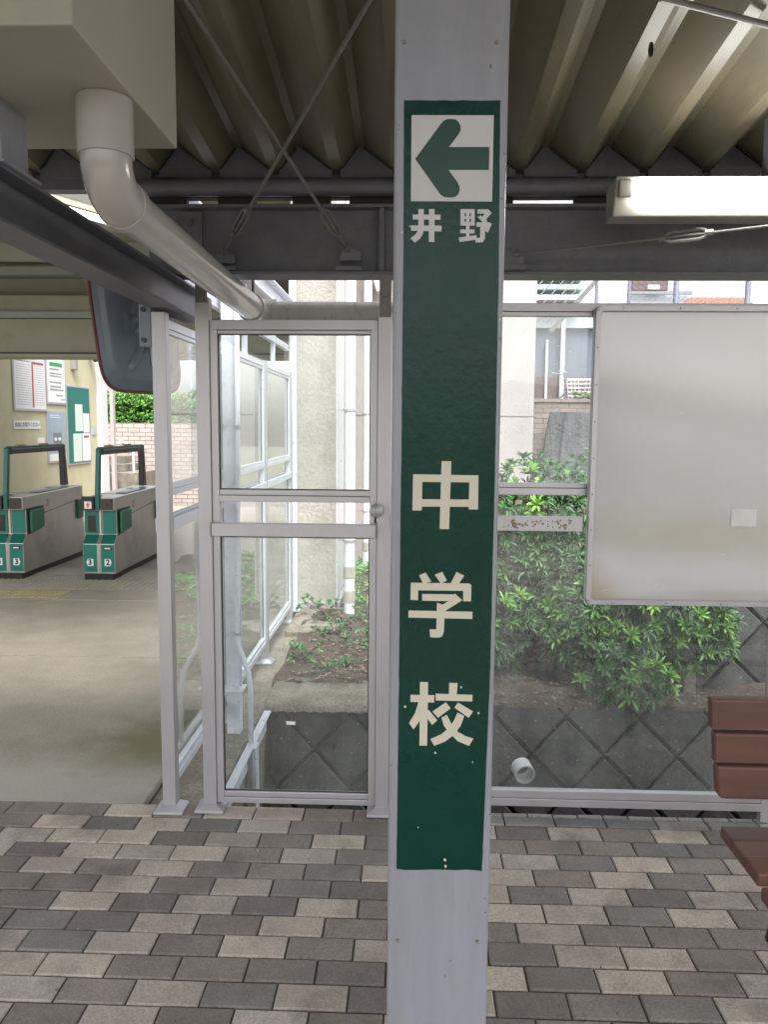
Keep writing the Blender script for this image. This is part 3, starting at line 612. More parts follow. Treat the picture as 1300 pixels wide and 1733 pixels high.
t = thing('glass_door_panel', 'aluminium framed two-pane glass door panel with round knob, left of the pillar', 'glass door', ((cxl+cxr)/2, DY, 0))
dx0 = cxl+hwid+.001; dx1 = cxr-hwid-.001; sw = .027; y0, y1 = DY-.016, DY+.016
zT = px_z(543); zGt = px_z(566); zGb = px_z(829); zM = px_z(849); zR1 = px_z(884); zR0 = px_z(907); zB1 = px_z(1339); zB0 = px_z(1357)
box('stile', M['alu'], t, dx0, dx0+sw, y0, y1, zB0, zT, bevel=.0015)
box('stile', M['alu'], t, dx1-sw, dx1, y0, y1, zB0, zT, bevel=.0015)
ix0, ix1 = dx0+sw+.0002, dx1-sw-.0002
MB().box(ix0-.02, ix1+.02, y0-.004, y1+.004, zT-.0005-.034, zT+.001).box(ix0, ix1, y0+.004, y1-.004, zGt, zT-.036).build('top_rail', M['alu'], t, bevel=.0015)
MB().box(ix0, ix1, y0-.003, y1+.003, zM, zM+.023).box(ix0, ix1, y0+.003, y1-.003, zM+.0245, zGb).build('middle_rail', M['alu'], t, bevel=.0015)
MB().box(dx0+.002, dx1-.002, y0-.034, y0-.002, zR0+.002, zR1).build('push_bar', M['alu'], t, bevel=.002)
MB().box(dx0-.002, dx0+.0015, y0-.036, y0-.001, zR0, zR1+.002).box(dx1-.0015, dx1+.002, y0-.036, y0-.001, zR0, zR1+.002).build('bar_end_cap', mat('bar_cap', (.28, .25, .22), .5), t)
MB().box(ix0, ix1, y0-.003, y1+.003, zB0, zB0+.022).box(ix0, ix1, y0+.002, y1-.002, zB0+.0235, zB1).build('bottom_rail', M['alu'], t, bevel=.0015)
box('upper_pane', M['glass'], t, ix0+.001, ix1-.001, DY-.002, DY+.002, zGb+.001, zGt-.001)
box('lower_pane', M['glass'], t, ix0+.001, ix1-.001, DY-.002, DY+.002, zB1+.001, zR0-.004)
gk = MB()
for (za, zb_) in ((zGb, zGt), (zB1, zR0-.004)):
    for (xa, xb) in ((ix0, ix0+.0035), (ix1-.0035, ix1)): gk.box(xa, xb, DY-.0035, DY+.0035, za, zb_)
    gk.box(ix0+.0035, ix1-.0035, DY-.0035, DY+.0035, zb_-.0035, zb_); gk.box(ix0+.0035, ix1-.0035, DY-.0035, DY+.0035, za, za+.0035)
gk.build('gasket', M['rubber'], t)
kx = px_x(638, 862); kz = px_z(862, 638)
kb = MB(); prof_ = [(0, .012), (-.012, .012), (-.016, .02), (-.028, .026), (-.042, .025), (-.05, .017), (-.053, .006)]
kb.tube([(kx, y0+p[0], kz) for p in prof_], [p[1] for p in prof_], 24); kn = kb.build('knob', M['alu_cast'], t, smooth='auto')
box('lock_plate', M['alu'], t, kx-.010, kx+.016, y0-.0, y1, zR1+.002, zM-.002, bevel=.001)
stk = MB()
for px, py in ((492, 1224),):
    c0 = atY(px, py, DY-.0035); stk.prism([c0+Vector(q_) for q_ in ((-.018, 0, .008), (.018, 0, .007), (.017, 0, -.007), (-.017, 0, -.006))], (0, .001, 0))
stk.build('tape_scrap', M['paper'], t)

# ================================================================ SIDE FENCE (receding)
FX = -.93
def side_panel(label, ya, yb, zt_=1.905, z0_=.105, ztop=None, knob=False):
    t = thing('glass_fence', label, 'glass fence', (FX, (ya+yb)/2, 0), 'aluminium framed glass panels of the receding fence')
    ya += hwid+.001; yb -= hwid+.001; xa, xb = FX-.016, FX+.016; s = .024
    box('stile', M['aluwhite'], t, xa, xb, ya, ya+s, z0_, zt_, bevel=.0015); box('stile', M['aluwhite'], t, xa, xb, yb-s, yb, z0_, zt_, bevel=.0015)
    a_, b_ = ya+s+.0002, yb-s-.0002
    MB().box(xa, xb, a_, b_, zt_-.032, zt_).box(xa+.004, xb-.004, a_, b_, zt_-.05, zt_-.0335).build('top_rail', M['aluwhite'], t, bevel=.001)
    MB().box(xa, xb, a_, b_, 1.245, 1.268).box(xa+.004, xb-.004, a_, b_, 1.2695, 1.29).build('middle_rail', M['aluwhite'], t, bevel=.001)
    MB().box(xa-.03, xa-.001, ya+.002, yb-.002, 1.105, 1.158).box(xb+.001, xb+.012, ya+.002, yb-.002, 1.115, 1.158).build('hand_rail', M['aluwhite'], t, bevel=.002)
    MB().box(xa-.002, xb+.002, a_, b_, z0_, z0_+.03).box(xa+.003, xb-.003, a_, b_, z0_+.0315, z0_+.055).build('bottom_rail', M['aluwhite'], t, bevel=.001)
    box('upper_pane', M['glassclear'], t, FX-.002, FX+.002, a_+.001, b_-.001, 1.291, zt_-.051)
    box('lower_pane', M['glassclear'], t, FX-.002, FX+.002, a_+.001, b_-.001, z0_+.056, 1.104)
    for za, zb_ in ((1.29, zt_-.05), (z0_+.055, 1.104)):
        for qa in (a_, b_-.004): box('gasket', M['rubber'], t, FX-.0034, FX+.0034, qa, qa+.004, za, zb_)
    return t
ys = [2.93, 3.92, 4.93, 5.97]
post('leftmost aluminium post where the receding glass fence begins, beside the mirror', FX, ys[0], 1.925, strap=False)
labs = ['first glass panel of the receding fence, behind the leftmost posts', 'second glass panel of the receding fence, just beyond the peeling column', 'farthest glass panel of the receding fence, next to the stucco corner']
for i in range(3): side_panel(labs[i], ys[i], ys[i+1])
post('aluminium post of the receding fence beside the peeling column', FX, ys[1], 1.93, False)
post('aluminium post of the receding fence, second from its far end, seen through the door glass', FX, ys[2], 1.93, False)
post('last aluminium post of the receding fence at the stucco wall', FX, ys[3], 1.93, False)
for o in bpy.data.objects:
    if o.name.startswith('fence_post') and abs(o.location.x-FX) < .01 and o.location.y > 3: o.location.z = -.02
t = thing('transom_rail', 'extra aluminium transom above the far fence panels', 'rail', (FX, 4.5, 2.0))
MB().box(FX-.016, FX+.016, 3.05, 5.9, 2.06, 2.1).box(FX-.016, FX+.016, 3.05, 5.9, 2.2, 2.24).build('rails', M['aluwhite'], t)
for yy in (3.5, 4.4, 5.3): box('upright', M['aluwhite'], t, FX-.014, FX+.014, yy, yy+.03, 1.906, 2.295)

# peeling column + end column
def hcol(label, cx, cy, z0_, z1_, w_=.1):
    t = thing('steel_column', label, 'column', (cx, cy, z0_)); h_ = w_/2
    box('flange', M['lav'], t, cx-h_, cx+h_, cy-h_, cy-h_+.009, z0_+.012, z1_); box('flange', M['lav'], t, cx-h_, cx+h_, cy+h_-.009, cy+h_, z0_+.012, z1_)
    box('web', M['lav'], t, cx-.004, cx+.004, cy-h_+.009, cy+h_-.009, z0_+.012, z1_)
    box('base_plate', M['lav'], t, cx-h_-.02, cx+h_+.02, cy-h_-.02, cy+h_+.02, z0_, z0_+.011, bevel=.002)
    return t
hcol('pale peeling steel column seen through the left edge of the door glass', -.868, 3.78, .20, 2.9, .066)
hcol('peeling end column of the receding fence at the stucco corner', -.915, 6.12, .041, 2.75, .05)
t = thing('column_plinth', 'grey steel box stub carrying the peeling column', 'plinth', (-.868, 3.78, -.02))
box('box_section', M['lav'], t, -.90, -.835, 3.75, 3.815, -.0198, .199, bevel=.002)
# conduit beside column
ax = -.782
pts = [atY(402, 560, 3.72), atY(402, 800, 3.72), atY(401, 1070, 3.72), atY(404, 1095, 3.71), atY(413, 1118, 3.68), atY(421, 1140, 3.66), atY(424, 1170, 3.65), atY(425, 1338, 3.62)]
pts[0].z = 2.6
t = thing('cable_conduit', 'pale plastic conduit bending beside the peeling column', 'conduit', pts[-1])
MB().tube(pts, .0125, 12).build('pipe', M['lav'], t, smooth=True)
for py in (722, 1073): c0 = atY(401, py, 3.72); MB().tube([c0-ZZ*.008, c0+ZZ*.008], .0165, 12).build('clamp', M['alu'], t)
# low steel channel in the slot
t = thing('steel_channel', 'pale steel channel lying low along the curb in the slot', 'channel', (-.7, 3.6, -.1))
MB().box(-.775, -.738, 3.0, 4.08, -.03, -.02).box(-.775, -.768, 3.0, 4.1, -.14, -.03).build('channel', M['lav'], t)
MB().box(-.745, -.728, 3.6, 3.68, -1.25, -.03).box(-.775, -.70, 3.55, 3.73, -.45, -.44).build('leg', M['lav'], t)

# ================================================================ RIGHT GLASS FENCE and white board
RY = 2.955
def rz(py, px=900): return atY(px, py, RY).z
t = thing('glass_fence', 'large aluminium framed glass panel right of the pillar, behind the white board', 'glass fence', (1.0, RY, 0))
xa, xb = -.066, atY(1290, 1350, RY).x; y0, y1 = RY-.016, RY+.016
xe = 1.37; xb = xe
z = dict(t1=rz(514), t0=rz(528), t2=rz(536), m1=rz(817), m0=rz(837), h1=rz(872), h0=rz(896), b1=rz(1335), b0=rz(1361))
MB().box(xa, xb, y0-.003, y1+.003, z['t0'], z['t1']).box(xa, xb, y0+.003, y1-.003, z['t2'], z['t0']-.0015).build('top_rail', M['alu'], t, bevel=.0015)
MB().box(xa, xb, y0-.003, y1+.003, z['m0'], z['m0']+.026).box(xa, xb, y0+.002, y1-.002, z['m0']+.0275, z['m1']).build('middle_rail', M['alu'], t, bevel=.0015)
hr = box('hand_rail', M['alu'], t, xa, .64, y0-.036, y0-.002, z['h0'], z['h1'], bevel=.002)
MB().box(xa, xb, y0-.003, y1+.003, z['b0'], z['b0']+.03).box(xa, xb, y0+.002, y1-.002, z['b0']+.0315, z['b1']).build('bottom_rail', M['alu'], t, bevel=.0015)
box('upper_pane', M['glassdirty'], t, xa, xb, RY-.002, RY+.002, z['m1']+.001, z['t2']-.001)
box('lower_pane', M['glass'], t, xa, xb, RY-.002, RY+.002, z['b1']+.001, z['m0']-.05)
box('stile', M['alu'], t, xb+.0005, xb+.03, y0, y1, .0, z['t1'], bevel=.0015)
# worn sticker crazing on the hand rail
wr = MB(); base_m = mat('brown_sticker_residue', (.22, .17, .11), .8, var=.2)
ra = atY(852, 885, y0-.036); rb = atY(968, 886, y0-.036)
for k in range(85):
    u = random.random(); 
    if .36 < u < .42 or (.6 < u < .7 and random.random() < .7): continue
    cx = ra.x+(rb.x-ra.x)*u; cz_ = (z['h0']+z['h1'])/2+random.uniform(-.016, .016); s_ = random.uniform(.0018, .0055); n_ = random.choice((4, 5, 6)); a0 = random.random()*6
    wr.prism([(cx+s_*random.uniform(.8, 1.25)*math.cos(a0+6.283*j/n_), y0-.0361-random.uniform(0, .0002), cz_+s_*random.uniform(.8, 1.2)*math.sin(a0+6.283*j/n_)) for j in range(n_)], (0, -.0002, 0))
wr.build('sticker_residue', base_m, hr)

BY = 2.915
t = thing('notice_board', 'blank dirty white notice board with aluminium frame on the right fence', 'board', (1.4, BY, .85))
bx0 = atY(999, 700, BY).x; bx1 = bx0+1.75; bz1 = atY(1100, 517, BY).z; bz0 = atY(1100, 1024, BY).z
# board tilts very slightly: keep upright
fr = .026
def rrect(x0, x1, z0, z1, r, n_=6):
    out = []
    for cx, cz, a0 in ((x1-r, z1-r, 0), (x0+r, z1-r, 90), (x0+r, z0+r, 180), (x1-r, z0+r, 270)):
        out += [(cx+r*math.cos(R_(a0+90*k/n_)), cz+r*math.sin(R_(a0+90*k/n_))) for k in range(n_+1)]
    return out
oo = rrect(bx0, bx1, bz0, bz1, .03); ii = rrect(bx0+fr, bx1-fr, bz0+fr, bz1-fr, .006)
oo2 = rrect(bx0+.005, bx1-.005, bz0+.005, bz1-.005, .026); ii2 = rrect(bx0+fr-.004, bx1-fr+.004, bz0+fr-.004, bz1-fr+.004, .01)
n_ = len(oo); fm = MB()
v = [(x, BY, z_) for x, z_ in oo]+[(x, BY-.026, z_) for x, z_ in oo2]+[(x, BY-.026, z_) for x, z_ in ii2]+[(x, BY-.012, z_) for x, z_ in ii]
fs = []
for k in range(3): fs += [(k*n_+i, k*n_+(i+1) % n_, (k+1)*n_+(i+1) % n_, (k+1)*n_+i) for i in range(n_)]
fm.add(v, [f[::-1] for f in fs]); fm.build('frame', M['alu'], t, smooth='auto')
bd = MB(); nbx, nbz = 60, 40
vv = []
for j in range(nbz+1):
    for i in range(nbx+1):
        u = i/nbx; q_ = j/nbz; vv.append((bx0+.012+(bx1-bx0-.024)*u, BY-.0125+.0012*math.sin(u*9+q_*3)*math.sin(q_*5)+.0008*math.sin(q_*21+u*7)*math.exp(-((u-.15)/.25)**2), bz0+.012+(bz1-bz0-.024)*q_))
bd.add(vv, [(j*(nbx+1)+i, j*(nbx+1)+i+1, (j+1)*(nbx+1)+i+1, (j+1)*(nbx+1)+i) for j in range(nbz) for i in range(nbx)])
bo = bd.build('panel', M['board'], t, smooth=True)
box('backing', M['alu'], t, bx0+.01, bx1-.01, BY-.008, BY+.0, bz0+.01, bz1-.01)
def rivet(x_, z_): MB().tube([(x_, BY-.0262, z_), (x_, BY-.0275, z_)], .003, 8).build('rivet', M['rod'], t)
for k in range(9): rivet(bx0+.013, bz0+.02+(bz1-bz0-.04)*k/8)
for k in range(6): rivet(bx0+.1+k*.2, bz0+.013); rivet(bx0+.1+k*.2, bz1-.013)
for px, py, l_ in ((1108, 990, .016), (1018, 1000, .02), (1150, 700, .012), (1220, 940, .018)):
    c0 = atY(px, py, BY-.0150); MB().prism([c0, c0+Vector((l_, 0, .004)), c0+Vector((l_*.9, 0, .006)), c0+Vector((l_*.2, 0, .003))], (0, .0006, 0)).build('scratch', M['whitepaint'], t)
box('tape_mark', mat('faded_tape', (.60, .595, .60), .5), t, *sorted((atY(1238, 880, BY-.014).x, atY(1281, 880, BY-.014).x)), BY-.0148, BY-.0143, atY(1260, 890, BY).z, atY(1260, 861, BY).z)
# dirt on the film: brown water marks near the bottom corners
n = M['board'].node_tree.nodes; L = M['board'].node_tree.links; b = n['Principled BSDF']; src = b.inputs['Base Color'].links[0].from_socket
def blobxz(src, cx, cz, rx, rz_, colr, amt, k=1.2, ns=7):
    ge = n.new('ShaderNodeNewGeometry'); mp = n.new('ShaderNodeMapping'); mp.inputs['Location'].default_value = (-cx/rx, 0, -cz/rz_); mp.inputs['Scale'].default_value = (1/rx, 0, 1/rz_); L.new(ge.outputs['Position'], mp.inputs[0])
    ln = n.new('ShaderNodeVectorMath'); ln.operation = 'LENGTH'; L.new(mp.outputs[0], ln.inputs[0])
    nz = n.new('ShaderNodeTexNoise'); nz.inputs['Scale'].default_value = ns; nz.inputs['Detail'].default_value = 9; L.new(ge.outputs['Position'], nz.inputs['Vector'])
    ad = n.new('ShaderNodeMath'); ad.operation = 'MULTIPLY_ADD'; ad.inputs[1].default_value = k; L.new(nz.outputs[0], ad.inputs[0]); L.new(ln.outputs['Value'], ad.inputs[2])
    mr = n.new('ShaderNodeMapRange'); mr.inputs['From Min'].default_value = 1.0+k/2; mr.inputs['From Max'].default_value = k/2; mr.inputs['To Max'].default_value = amt; L.new(ad.outputs[0], mr.inputs[0])
    mx = n.new('ShaderNodeMix'); mx.data_type = 'RGBA'; mx.inputs[7].default_value = (*colr, 1); L.new(mr.outputs[0], mx.inputs[0]); L.new(src, mx.inputs[6]); return mx.outputs[2]
s2 = blobxz(src, bx0+.5, bz0+.27, 1.4, .14, (.46, .43, .36), .7)
s2 = blobxz(s2, bx0+.02, bz0+.06, .16, .14, (.37, .29, .19), .8)
s2 = blobxz(s2, bx0+.6, bz0+.0, 1.6, .07, (.41, .35, .26), .7)
L.new(s2, b.inputs['Base Color'])

# ================================================================ drain stub in the wall
c0 = atY(889, 1306, 3.96); 
t = thing('drain_stub', 'short white pipe stub poking out of the dark diamond wall', 'pipe', c0)
e_ = MB(); A = c0+Vector((-.014, .065, .0)); B = c0+Vector((.0, -.012, -.012)); d = (B-A).normalized(); u = d.orthogonal().normalized(); w_ = d.cross(u)
vv = []
for (p, r_) in ((A, .053), (B, .053), (B, .046), (A, .046)): vv += [p+(u*math.cos(6.2832*j/28)+w_*math.sin(6.2832*j/28))*r_ for j in range(28)]
e_.add(vv, [(k*28+j, k*28+(j+1) % 28, (k+1)*28+(j+1) % 28, (k+1)*28+j) for k in range(3) for j in range(28)]); e_.build('stub', M['whitepaint'], t, smooth='auto')

# ================================================================ STUCCO BUILDING and pipes
t = thing('stucco_building', 'beige stucco building with a recessed corner behind the door glass', 'building', (0, 8.5, 0))
box('corner_block', M['stucco'], t, -.955, -.60, 6.3, 8.5, .055, 4.8)
box('recessed_wall', M['pink'], t, -.60, 1.308, 8.5, 12, .0, 4.8)
MB().box(-.975, -.585, 6.26, 6.30, .03, .075).box(-.6, -.565, 6.26, 8.4, .03, .075).build('base_flashing', M['alu'], t)
MB().box(-.601, -.589, 6.32, 7.7, .1, 4.8).build('white_side_panel', M['whitepaint'], t)
box('wall_joint', M['ink'], t, -.59, 1.308, 8.494, 8.4995, 1.62, 1.626)
MB().box(-.35, .05, 7.9, 8.49, 3.5, 3.56).build('hood', M['whitepaint'], t)
pr_ = atY(640, 485, 8.2); MB().prism([atY(622, 440, 8.2), atY(643, 440, 8.2), atY(648, 490, 8.2), atY(638, 493, 8.2)], (0, .2, 0)).build('bracket_box', M['whitepaint'], t)
def downpipe(label, pxc, pyb, Yp, r_, ztop=4.6):
    c0 = atY(pxc, pyb, Yp); t = thing('downpipe', label, 'pipe', (c0.x, Yp, c0.z))
    MB().tube([(c0.x, Yp, c0.z), (c0.x, Yp, ztop)], r_, 20).build('pipe', M['whitepaint'], t, smooth='auto')
    for zz in (.62, 1.62, 2.6):
        k = MB(); k.tube([(c0.x, Yp, zz), (c0.x, Yp, zz+.018)], r_+.005, 20); k.bar((c0.x-.1, Yp+.03, zz+.009), (c0.x, Yp+.03, zz+.009), .008, .012); k.build('clamp', M['alu'], t)
    MB().tube([(c0.x, Yp, c0.z), (c0.x, Yp, c0.z+.025), (c0.x, Yp, c0.z+.03)], [r_*2, r_*1.9, r_*1.1], 20).build('foot_collar', M['whitepaint'], t, smooth='auto')
    for zz in (.19, .38): MB().tube([(c0.x, Yp, c0.z+zz), (c0.x, Yp, c0.z+zz+.09)], r_+.004, 20).build('coupling', M['pvcdirty'], t, smooth='auto')
downpipe('thick white downpipe standing on a round collar beside the stucco corner', 591, 1058, 6.0, .044)
downpipe('thinner white downpipe behind it, against the recessed wall', 620, 962, 8.1, .043)
box_ = MB().box(-.335, -.2, 6.0, 6.35, .03, .14).build('concrete_kerb_stone', M['conc'], bevel=.01); tag(box_, 'pale concrete stone lying in the weeds beside the downpipes', 'stone')

# ================================================================ PLANTS
def leafset(mb, cen, axis, n_, ln, wd, c1, c2, droop=.35, spread=(.5, 1.25)):
    axis = Vector(axis).normalized(); u = axis.orthogonal().normalized(); v_ = axis.cross(u); a0 = random.random()*6.28; tone = random.random()
    for k in range(n_):
        az = a0+k*2.399; el = random.uniform(*spread); el = el if k < n_*.65 else el*.5
        d = (axis*math.cos(el)+(u*math.cos(az)+v_*math.sin(az))*math.sin(el)).normalized(); l = ln*random.uniform(.7, 1.15)*(1 if k < n_*.65 else .75); wv = wd*random.uniform(.8, 1.05)
        sdn = d.cross(axis).normalized() if d.cross(axis).length > .01 else u
        nr = sdn.cross(d).normalized(); 
        dn = Vector((0, 0, -1))*droop*l
        f = min(1, max(0, tone+random.uniform(-.25, .25))); k_ = random.uniform(.85, 1.15); mb.cur = tuple((a_+(b_-a_)*f)*k_ for a_, b_ in zip(c1, c2))
        b0 = Vector(cen); p1 = b0+d*l*.42+dn*.12; p2 = b0+d*l*.75+dn*.45; tp_ = b0+d*l+dn
        lift = nr*wv*.28
        vv = [b0, p1+sdn*wv*.42+lift, p1, p1-sdn*wv*.42+lift, p2+sdn*wv*.4+lift, p2, p2-sdn*wv*.4+lift, tp_]
        mb.add(vv, [(0, 1, 2), (0, 2, 3), (1, 4, 5, 2), (2, 5, 6, 3), (4, 7, 5), (5, 7, 6)])
DKG = (.026, .070, .026); MDG = (.062, .160, .045); LTG = (.24, .47, .08)
def azalea(label, lobes, n_, group='azalea shrubs in the planting bed', bright=.02, ln=.066):
    base = lobes[0][0]; t = thing('azalea_shrub', label, 'shrub', (base[0], base[1], bedz(base[0], base[1])), group)
    fo_ = MB(); st = MB(); cnt = 0
    root = Vector((base[0], base[1], bedz(base[0], base[1])-.02)); tot = sum(l[1][0]*l[1][2] for l in lobes)
    for (c_, r_) in lobes:
        k = int(n_*r_[0]*r_[2]/tot)
        for i in range(k):
            d = Vector((random.gauss(0, 1), random.gauss(0, 1), random.gauss(0, 1))).normalized()
            if d.y > .35 and random.random() < .7: d.y = -d.y
            s_ = random.uniform(.55, 1.0)**.6
            s_ *= 1+.14*math.sin(d.x*7+c_[0]*9)*math.cos(d.z*6+c_[1]*5)
            p = Vector(c_)+Vector((d.x*r_[0]*s_, d.y*r_[1]*s_, d.z*r_[2]*s_))
            if p.y < 3.25: continue
            if p.z < bedz(p.x, p.y)+.02 and p.y > 4.2: continue
            ax = (d*.7+Vector((0, -.15, .75))+Vector((random.gauss(0, .25), random.gauss(0, .25), 0))).normalized()
            tip = random.random() < (.16+bright)*(1 if s_ > .78 else .25)
            if tip: leafset(fo_, p, (ax+Vector((0, -.35, 0))).normalized(), 12, ln*1.25, ln*.29, MDG, LTG, .12)
            else: leafset(fo_, p, (ax+Vector((0, -.25, 0))).normalized(), 10, ln*random.uniform(.7, 1.25), ln*.29, DKG, MDG, .22, (.6, 1.45))
            if i % 4 == 0:
                q_ = root+(p-root)*.45+Vector((random.uniform(-.06, .06), random.uniform(-.06, .06), random.uniform(-.02, .06))); st.tube([root+(q_-root)*.2, q_, p], [.006, .004, .002], 5, False)
    fo_.build('foliage', M['leaf'], t, smooth=True); st.build('stems', M['stem'], t, smooth=True)
azalea('tall azalea nearest the pillar, mostly mid green, behind the right glass panel', [((.62, 4.95, .62), (.46, .36, .60)), ((.72, 4.85, .95), (.40, .3, .42)), ((.52, 4.7, .35), (.25, .28, .28)), ((.98, 4.72, .50), (.24, .26, .38))], 800)
azalea('broad azalea below the white board with bright new shoots hanging over the wall', [((1.35, 4.72, .42), (.42, .42, .42)), ((1.18, 4.42, .16), (.26, .24, .2)), ((1.62, 4.6, .38), (.30, .3, .30)), ((1.3, 4.25, .12), (.2, .14, .11)), ((1.0, 4.6, .35), (.22, .22, .25))], 900, bright=.13)
azalea('azalea at the back of the bed behind the board', [((1.25, 5.5, .85), (.5, .35, .5)), ((1.75, 5.5, .7), (.35, .3, .35))], 420)
# low weeds
def weed(label, px, py, Yw, s_=1., n_=7):
    c0 = atY(px, py, Yw); c0.z = bedz(c0.x, c0.y)+.0 if Yw > 4.5 else c0.z
    t = thing('weed', label, 'weed', c0, 'low weeds in the bed'); n_ = 16; m_ = MB(); st = MB()
    for k in range(n_):
        p = c0+Vector((random.gauss(0, .07)*s_, random.gauss(0, .06)*s_, random.uniform(.01, .09)*s_)); leafset(m_, p, (random.gauss(0, .3), random.gauss(0, .3)-.2, 1), 6, .032*s_, .018*s_, (.035, .10, .03), (.09, .22, .07), .3, (.8, 1.5)); st.tube([c0, p], .0018, 4, False)
    m_.build('foliage', M['leaf'], t, smooth=True); st.build('stems', M['stem'], t)
for lb, a_, b_, yy, s_ in (('leafy weed at the curb corner beside the concrete block', 512, 1085, 5.0, 1.3), ('weed growing by the foot of the stucco corner', 548, 1040, 5.9, 1.5), ('small weed on the soil in the middle of the door view', 560, 1140, 4.65, .8),
                     ('weed left of the thick downpipe collar', 565, 1075, 5.5, 1.1), ('weed between the downpipe and pale stone', 612, 1050, 5.8, 1.2), ('weed in front of the pale stone', 625, 1085, 5.3, 1.2), ('tiny weed at the coping edge', 585, 1120, 4.9, .8)):
    weed(lb, a_, b_, yy, s_)
ga = MB()
for k in range(520):
    x = random.uniform(-.55, .35); y = random.uniform(6.3, 8.4); leafset(ga, (x, y, bedz(x, y)+random.uniform(.0, .05)), (0, -.2, 1), 4, .05, .02, (.05, .16, .03), (.12, .30, .07), .2, (.6, 1.3))
tag(ga.build('ground_cover', M['leaf'], smooth=True), 'green weeds carpeting the strip by the recessed wall', 'weeds', kind='stuff')
li = MB()
for k in range(2600):
    x = random.uniform(-.7, 1.75); y = random.uniform(4.45 if x < .25 else 4.2, 5.9); z_ = (bedz(x, y) if y > 4.46 else -.012)+.010; a_ = random.random()*6.28; l = random.uniform(.008, .028); w_ = l*random.uniform(.2, .5)
    li.cur = random.choice([(.14, .09, .065), (.09, .062, .048), (.21, .155, .11), (.05, .036, .03), (.26, .19, .16), (.10, .13, .05)])
    ca, sa = math.cos(a_), math.sin(a_); ti = random.uniform(-.3, .3)
    li.add([(x-l*ca, y-l*sa, z_+random.uniform(0, .008)), (x+w_*sa, y-w_*ca, z_+ti*w_), (x+l*ca, y+l*sa, z_+random.uniform(0, .012)), (x-w_*sa, y+w_*ca, z_-ti*w_)], [(0, 1, 2, 3)])
for k in range(170):
    x = random.uniform(-.6, 1.6); y = random.uniform(4.5, 5.5); a_ = random.random()*3.14; l = random.uniform(.03, .09); z_ = bedz(x, y)+.012; li.cur = (.17, .10, .075)
    li.tube([(x, y, z_), (x+l*math.cos(a_)*.5, y+l*math.sin(a_)*.5, z_+random.uniform(.0, .02)), (x+l*math.cos(a_), y+l*math.sin(a_), z_)], .0016, 4, False)
tag(li.build('leaf_litter', M['litter']), 'dead leaves and twigs scattered over the soil', 'litter', kind='stuff')

# ================================================================ BACKGROUND RIGHT
bt = atY(930, 676, 9.6)
t = thing('garden_brick_wall', 'low brown brick wall beyond the azaleas, right of the pale pink stucco', 'brick wall', (1.8, 9.7, 0))
box('brickwork', M['brickbrown'], t, 1.312, 3.2, 9.62, 9.85, -.2, bt.z-.03); box('capping', M['brickbrown'], t, 1.312, 3.2, 9.6, 9.87, bt.z-.03, bt.z+.01)
# stump
t = thing('tree_stump', 'grey weathered stump leaning against the garden brick wall', 'stump', (2.0, 8.9, 0)); sm_ = MB(); vv = []; NN = 40
cb_ = atY(950, 790, 9.0); ct_ = atY(975, 697, 9.0)
for j in range(9):
    f = j/8; c0 = Vector((cb_.x+(ct_.x-cb_.x)*f, 9.0+.25*f, .3+(ct_.z-.3)*f))
    for i in range(NN):
        a_ = 6.2832*i/NN; rr = (.36-.12*f)*(1+.10*math.sin(a_*7+f*2)+.06*math.sin(a_*17+f*3)); vv.append((c0.x+rr*math.cos(a_), c0.y+rr*.5*math.sin(a_), c0.z))
sm_.add(vv, [(j*NN+i, j*NN+(i+1) % NN, (j+1)*NN+(i+1) % NN, (j+1)*NN+i) for j in range(8) for i in range(NN)]+[list(range(8*NN, 9*NN))]); sm_.build('trunk', M['stump'], t, smooth='auto')
# house behind
t = thing('house', 'white house with blue grey siding and mint trim beyond the garden wall', 'house', (3, 14, 1.74))
hl = atY(903, 600, 14).x
box('wall', M['shutter'], t, hl-.3, 3.55, 14, 18, 1.2, atY(940, 556, 14).z)
box('upper_wall', M['housewhite'], t, hl-1.2, 3.55, 13.9, 18, atY(940, 556, 14).z+.0, 5.6)
box('lower_wall', M['maroon'], t, hl-.28, 3.5, 13.96, 14, 1.2, atY(940, 638, 14).z)
MB().box(hl+.45, hl+.52, 13.86, 13.93, 1.74, 4.9).box(hl+.2, hl+.24, 13.9, 13.95, 1.74, 3.0).build('downpipe', M['whitepaint'], t)
for k in range(3): zz = atY(930, 500, 13.8).z-.0+k*.17; box('eave', M['mintgreen'] if k == 1 else M['whitepaint'], t, hl-.2, hl+.75, 13.6, 13.9, zz-.1, zz-.02)
t = thing('house', 'pale house with dark brown window behind the chain-link fence', 'house', (6, 19, 1.74))
w0 = atY(1072, 472, 18.9); w1 = atY(1132, 491, 18.9)
MB().prism([(atY(1060, 500, 19).x-1.4, 19, 1.74), (atY(1250, 500, 19).x, 19, 1.74), (atY(1250, 500, 19).x, 19, atY(1250, 486, 19).z), (atY(1160, 468, 19).x, 19, atY(1160, 462, 19).z), (atY(1060, 500, 19).x-1.4, 19, atY(1060, 440, 19).z)], (0, 5, 0)).build('wall', M['housewhite'], t)
wn = box('window', M['winbrown'], t, w0.x, w1.x, 18.93, 18.99, w1.z, w0.z+.5)
box('sill', M['ink'], t, w0.x-.05, atY(1172, 492, 18.9).x, 18.85, 18.929, w1.z-.1, w1.z-.03)
box('sash', M['bikemetal'], wn, w0.x+.35, w0.x+.62, 18.9, 18.928, w1.z+.02, w1.z+.12)
t = thing('low_house', 'low brown tiled roof just above the white board', 'house', (5.6, 15.5, 1.74))
ra_, rb_ = atY(1152, 518, 15), atY(1262, 503, 15.5)
MB().prism([(ra_.x-.1, 15, ra_.z-.1), (rb_.x+.15, 15, ra_.z-.1), (rb_.x, 15.5, rb_.z), (ra_.x+.35, 15.5, rb_.z)], (0, .12, .0)).build('roof', M['rooftile'], t)
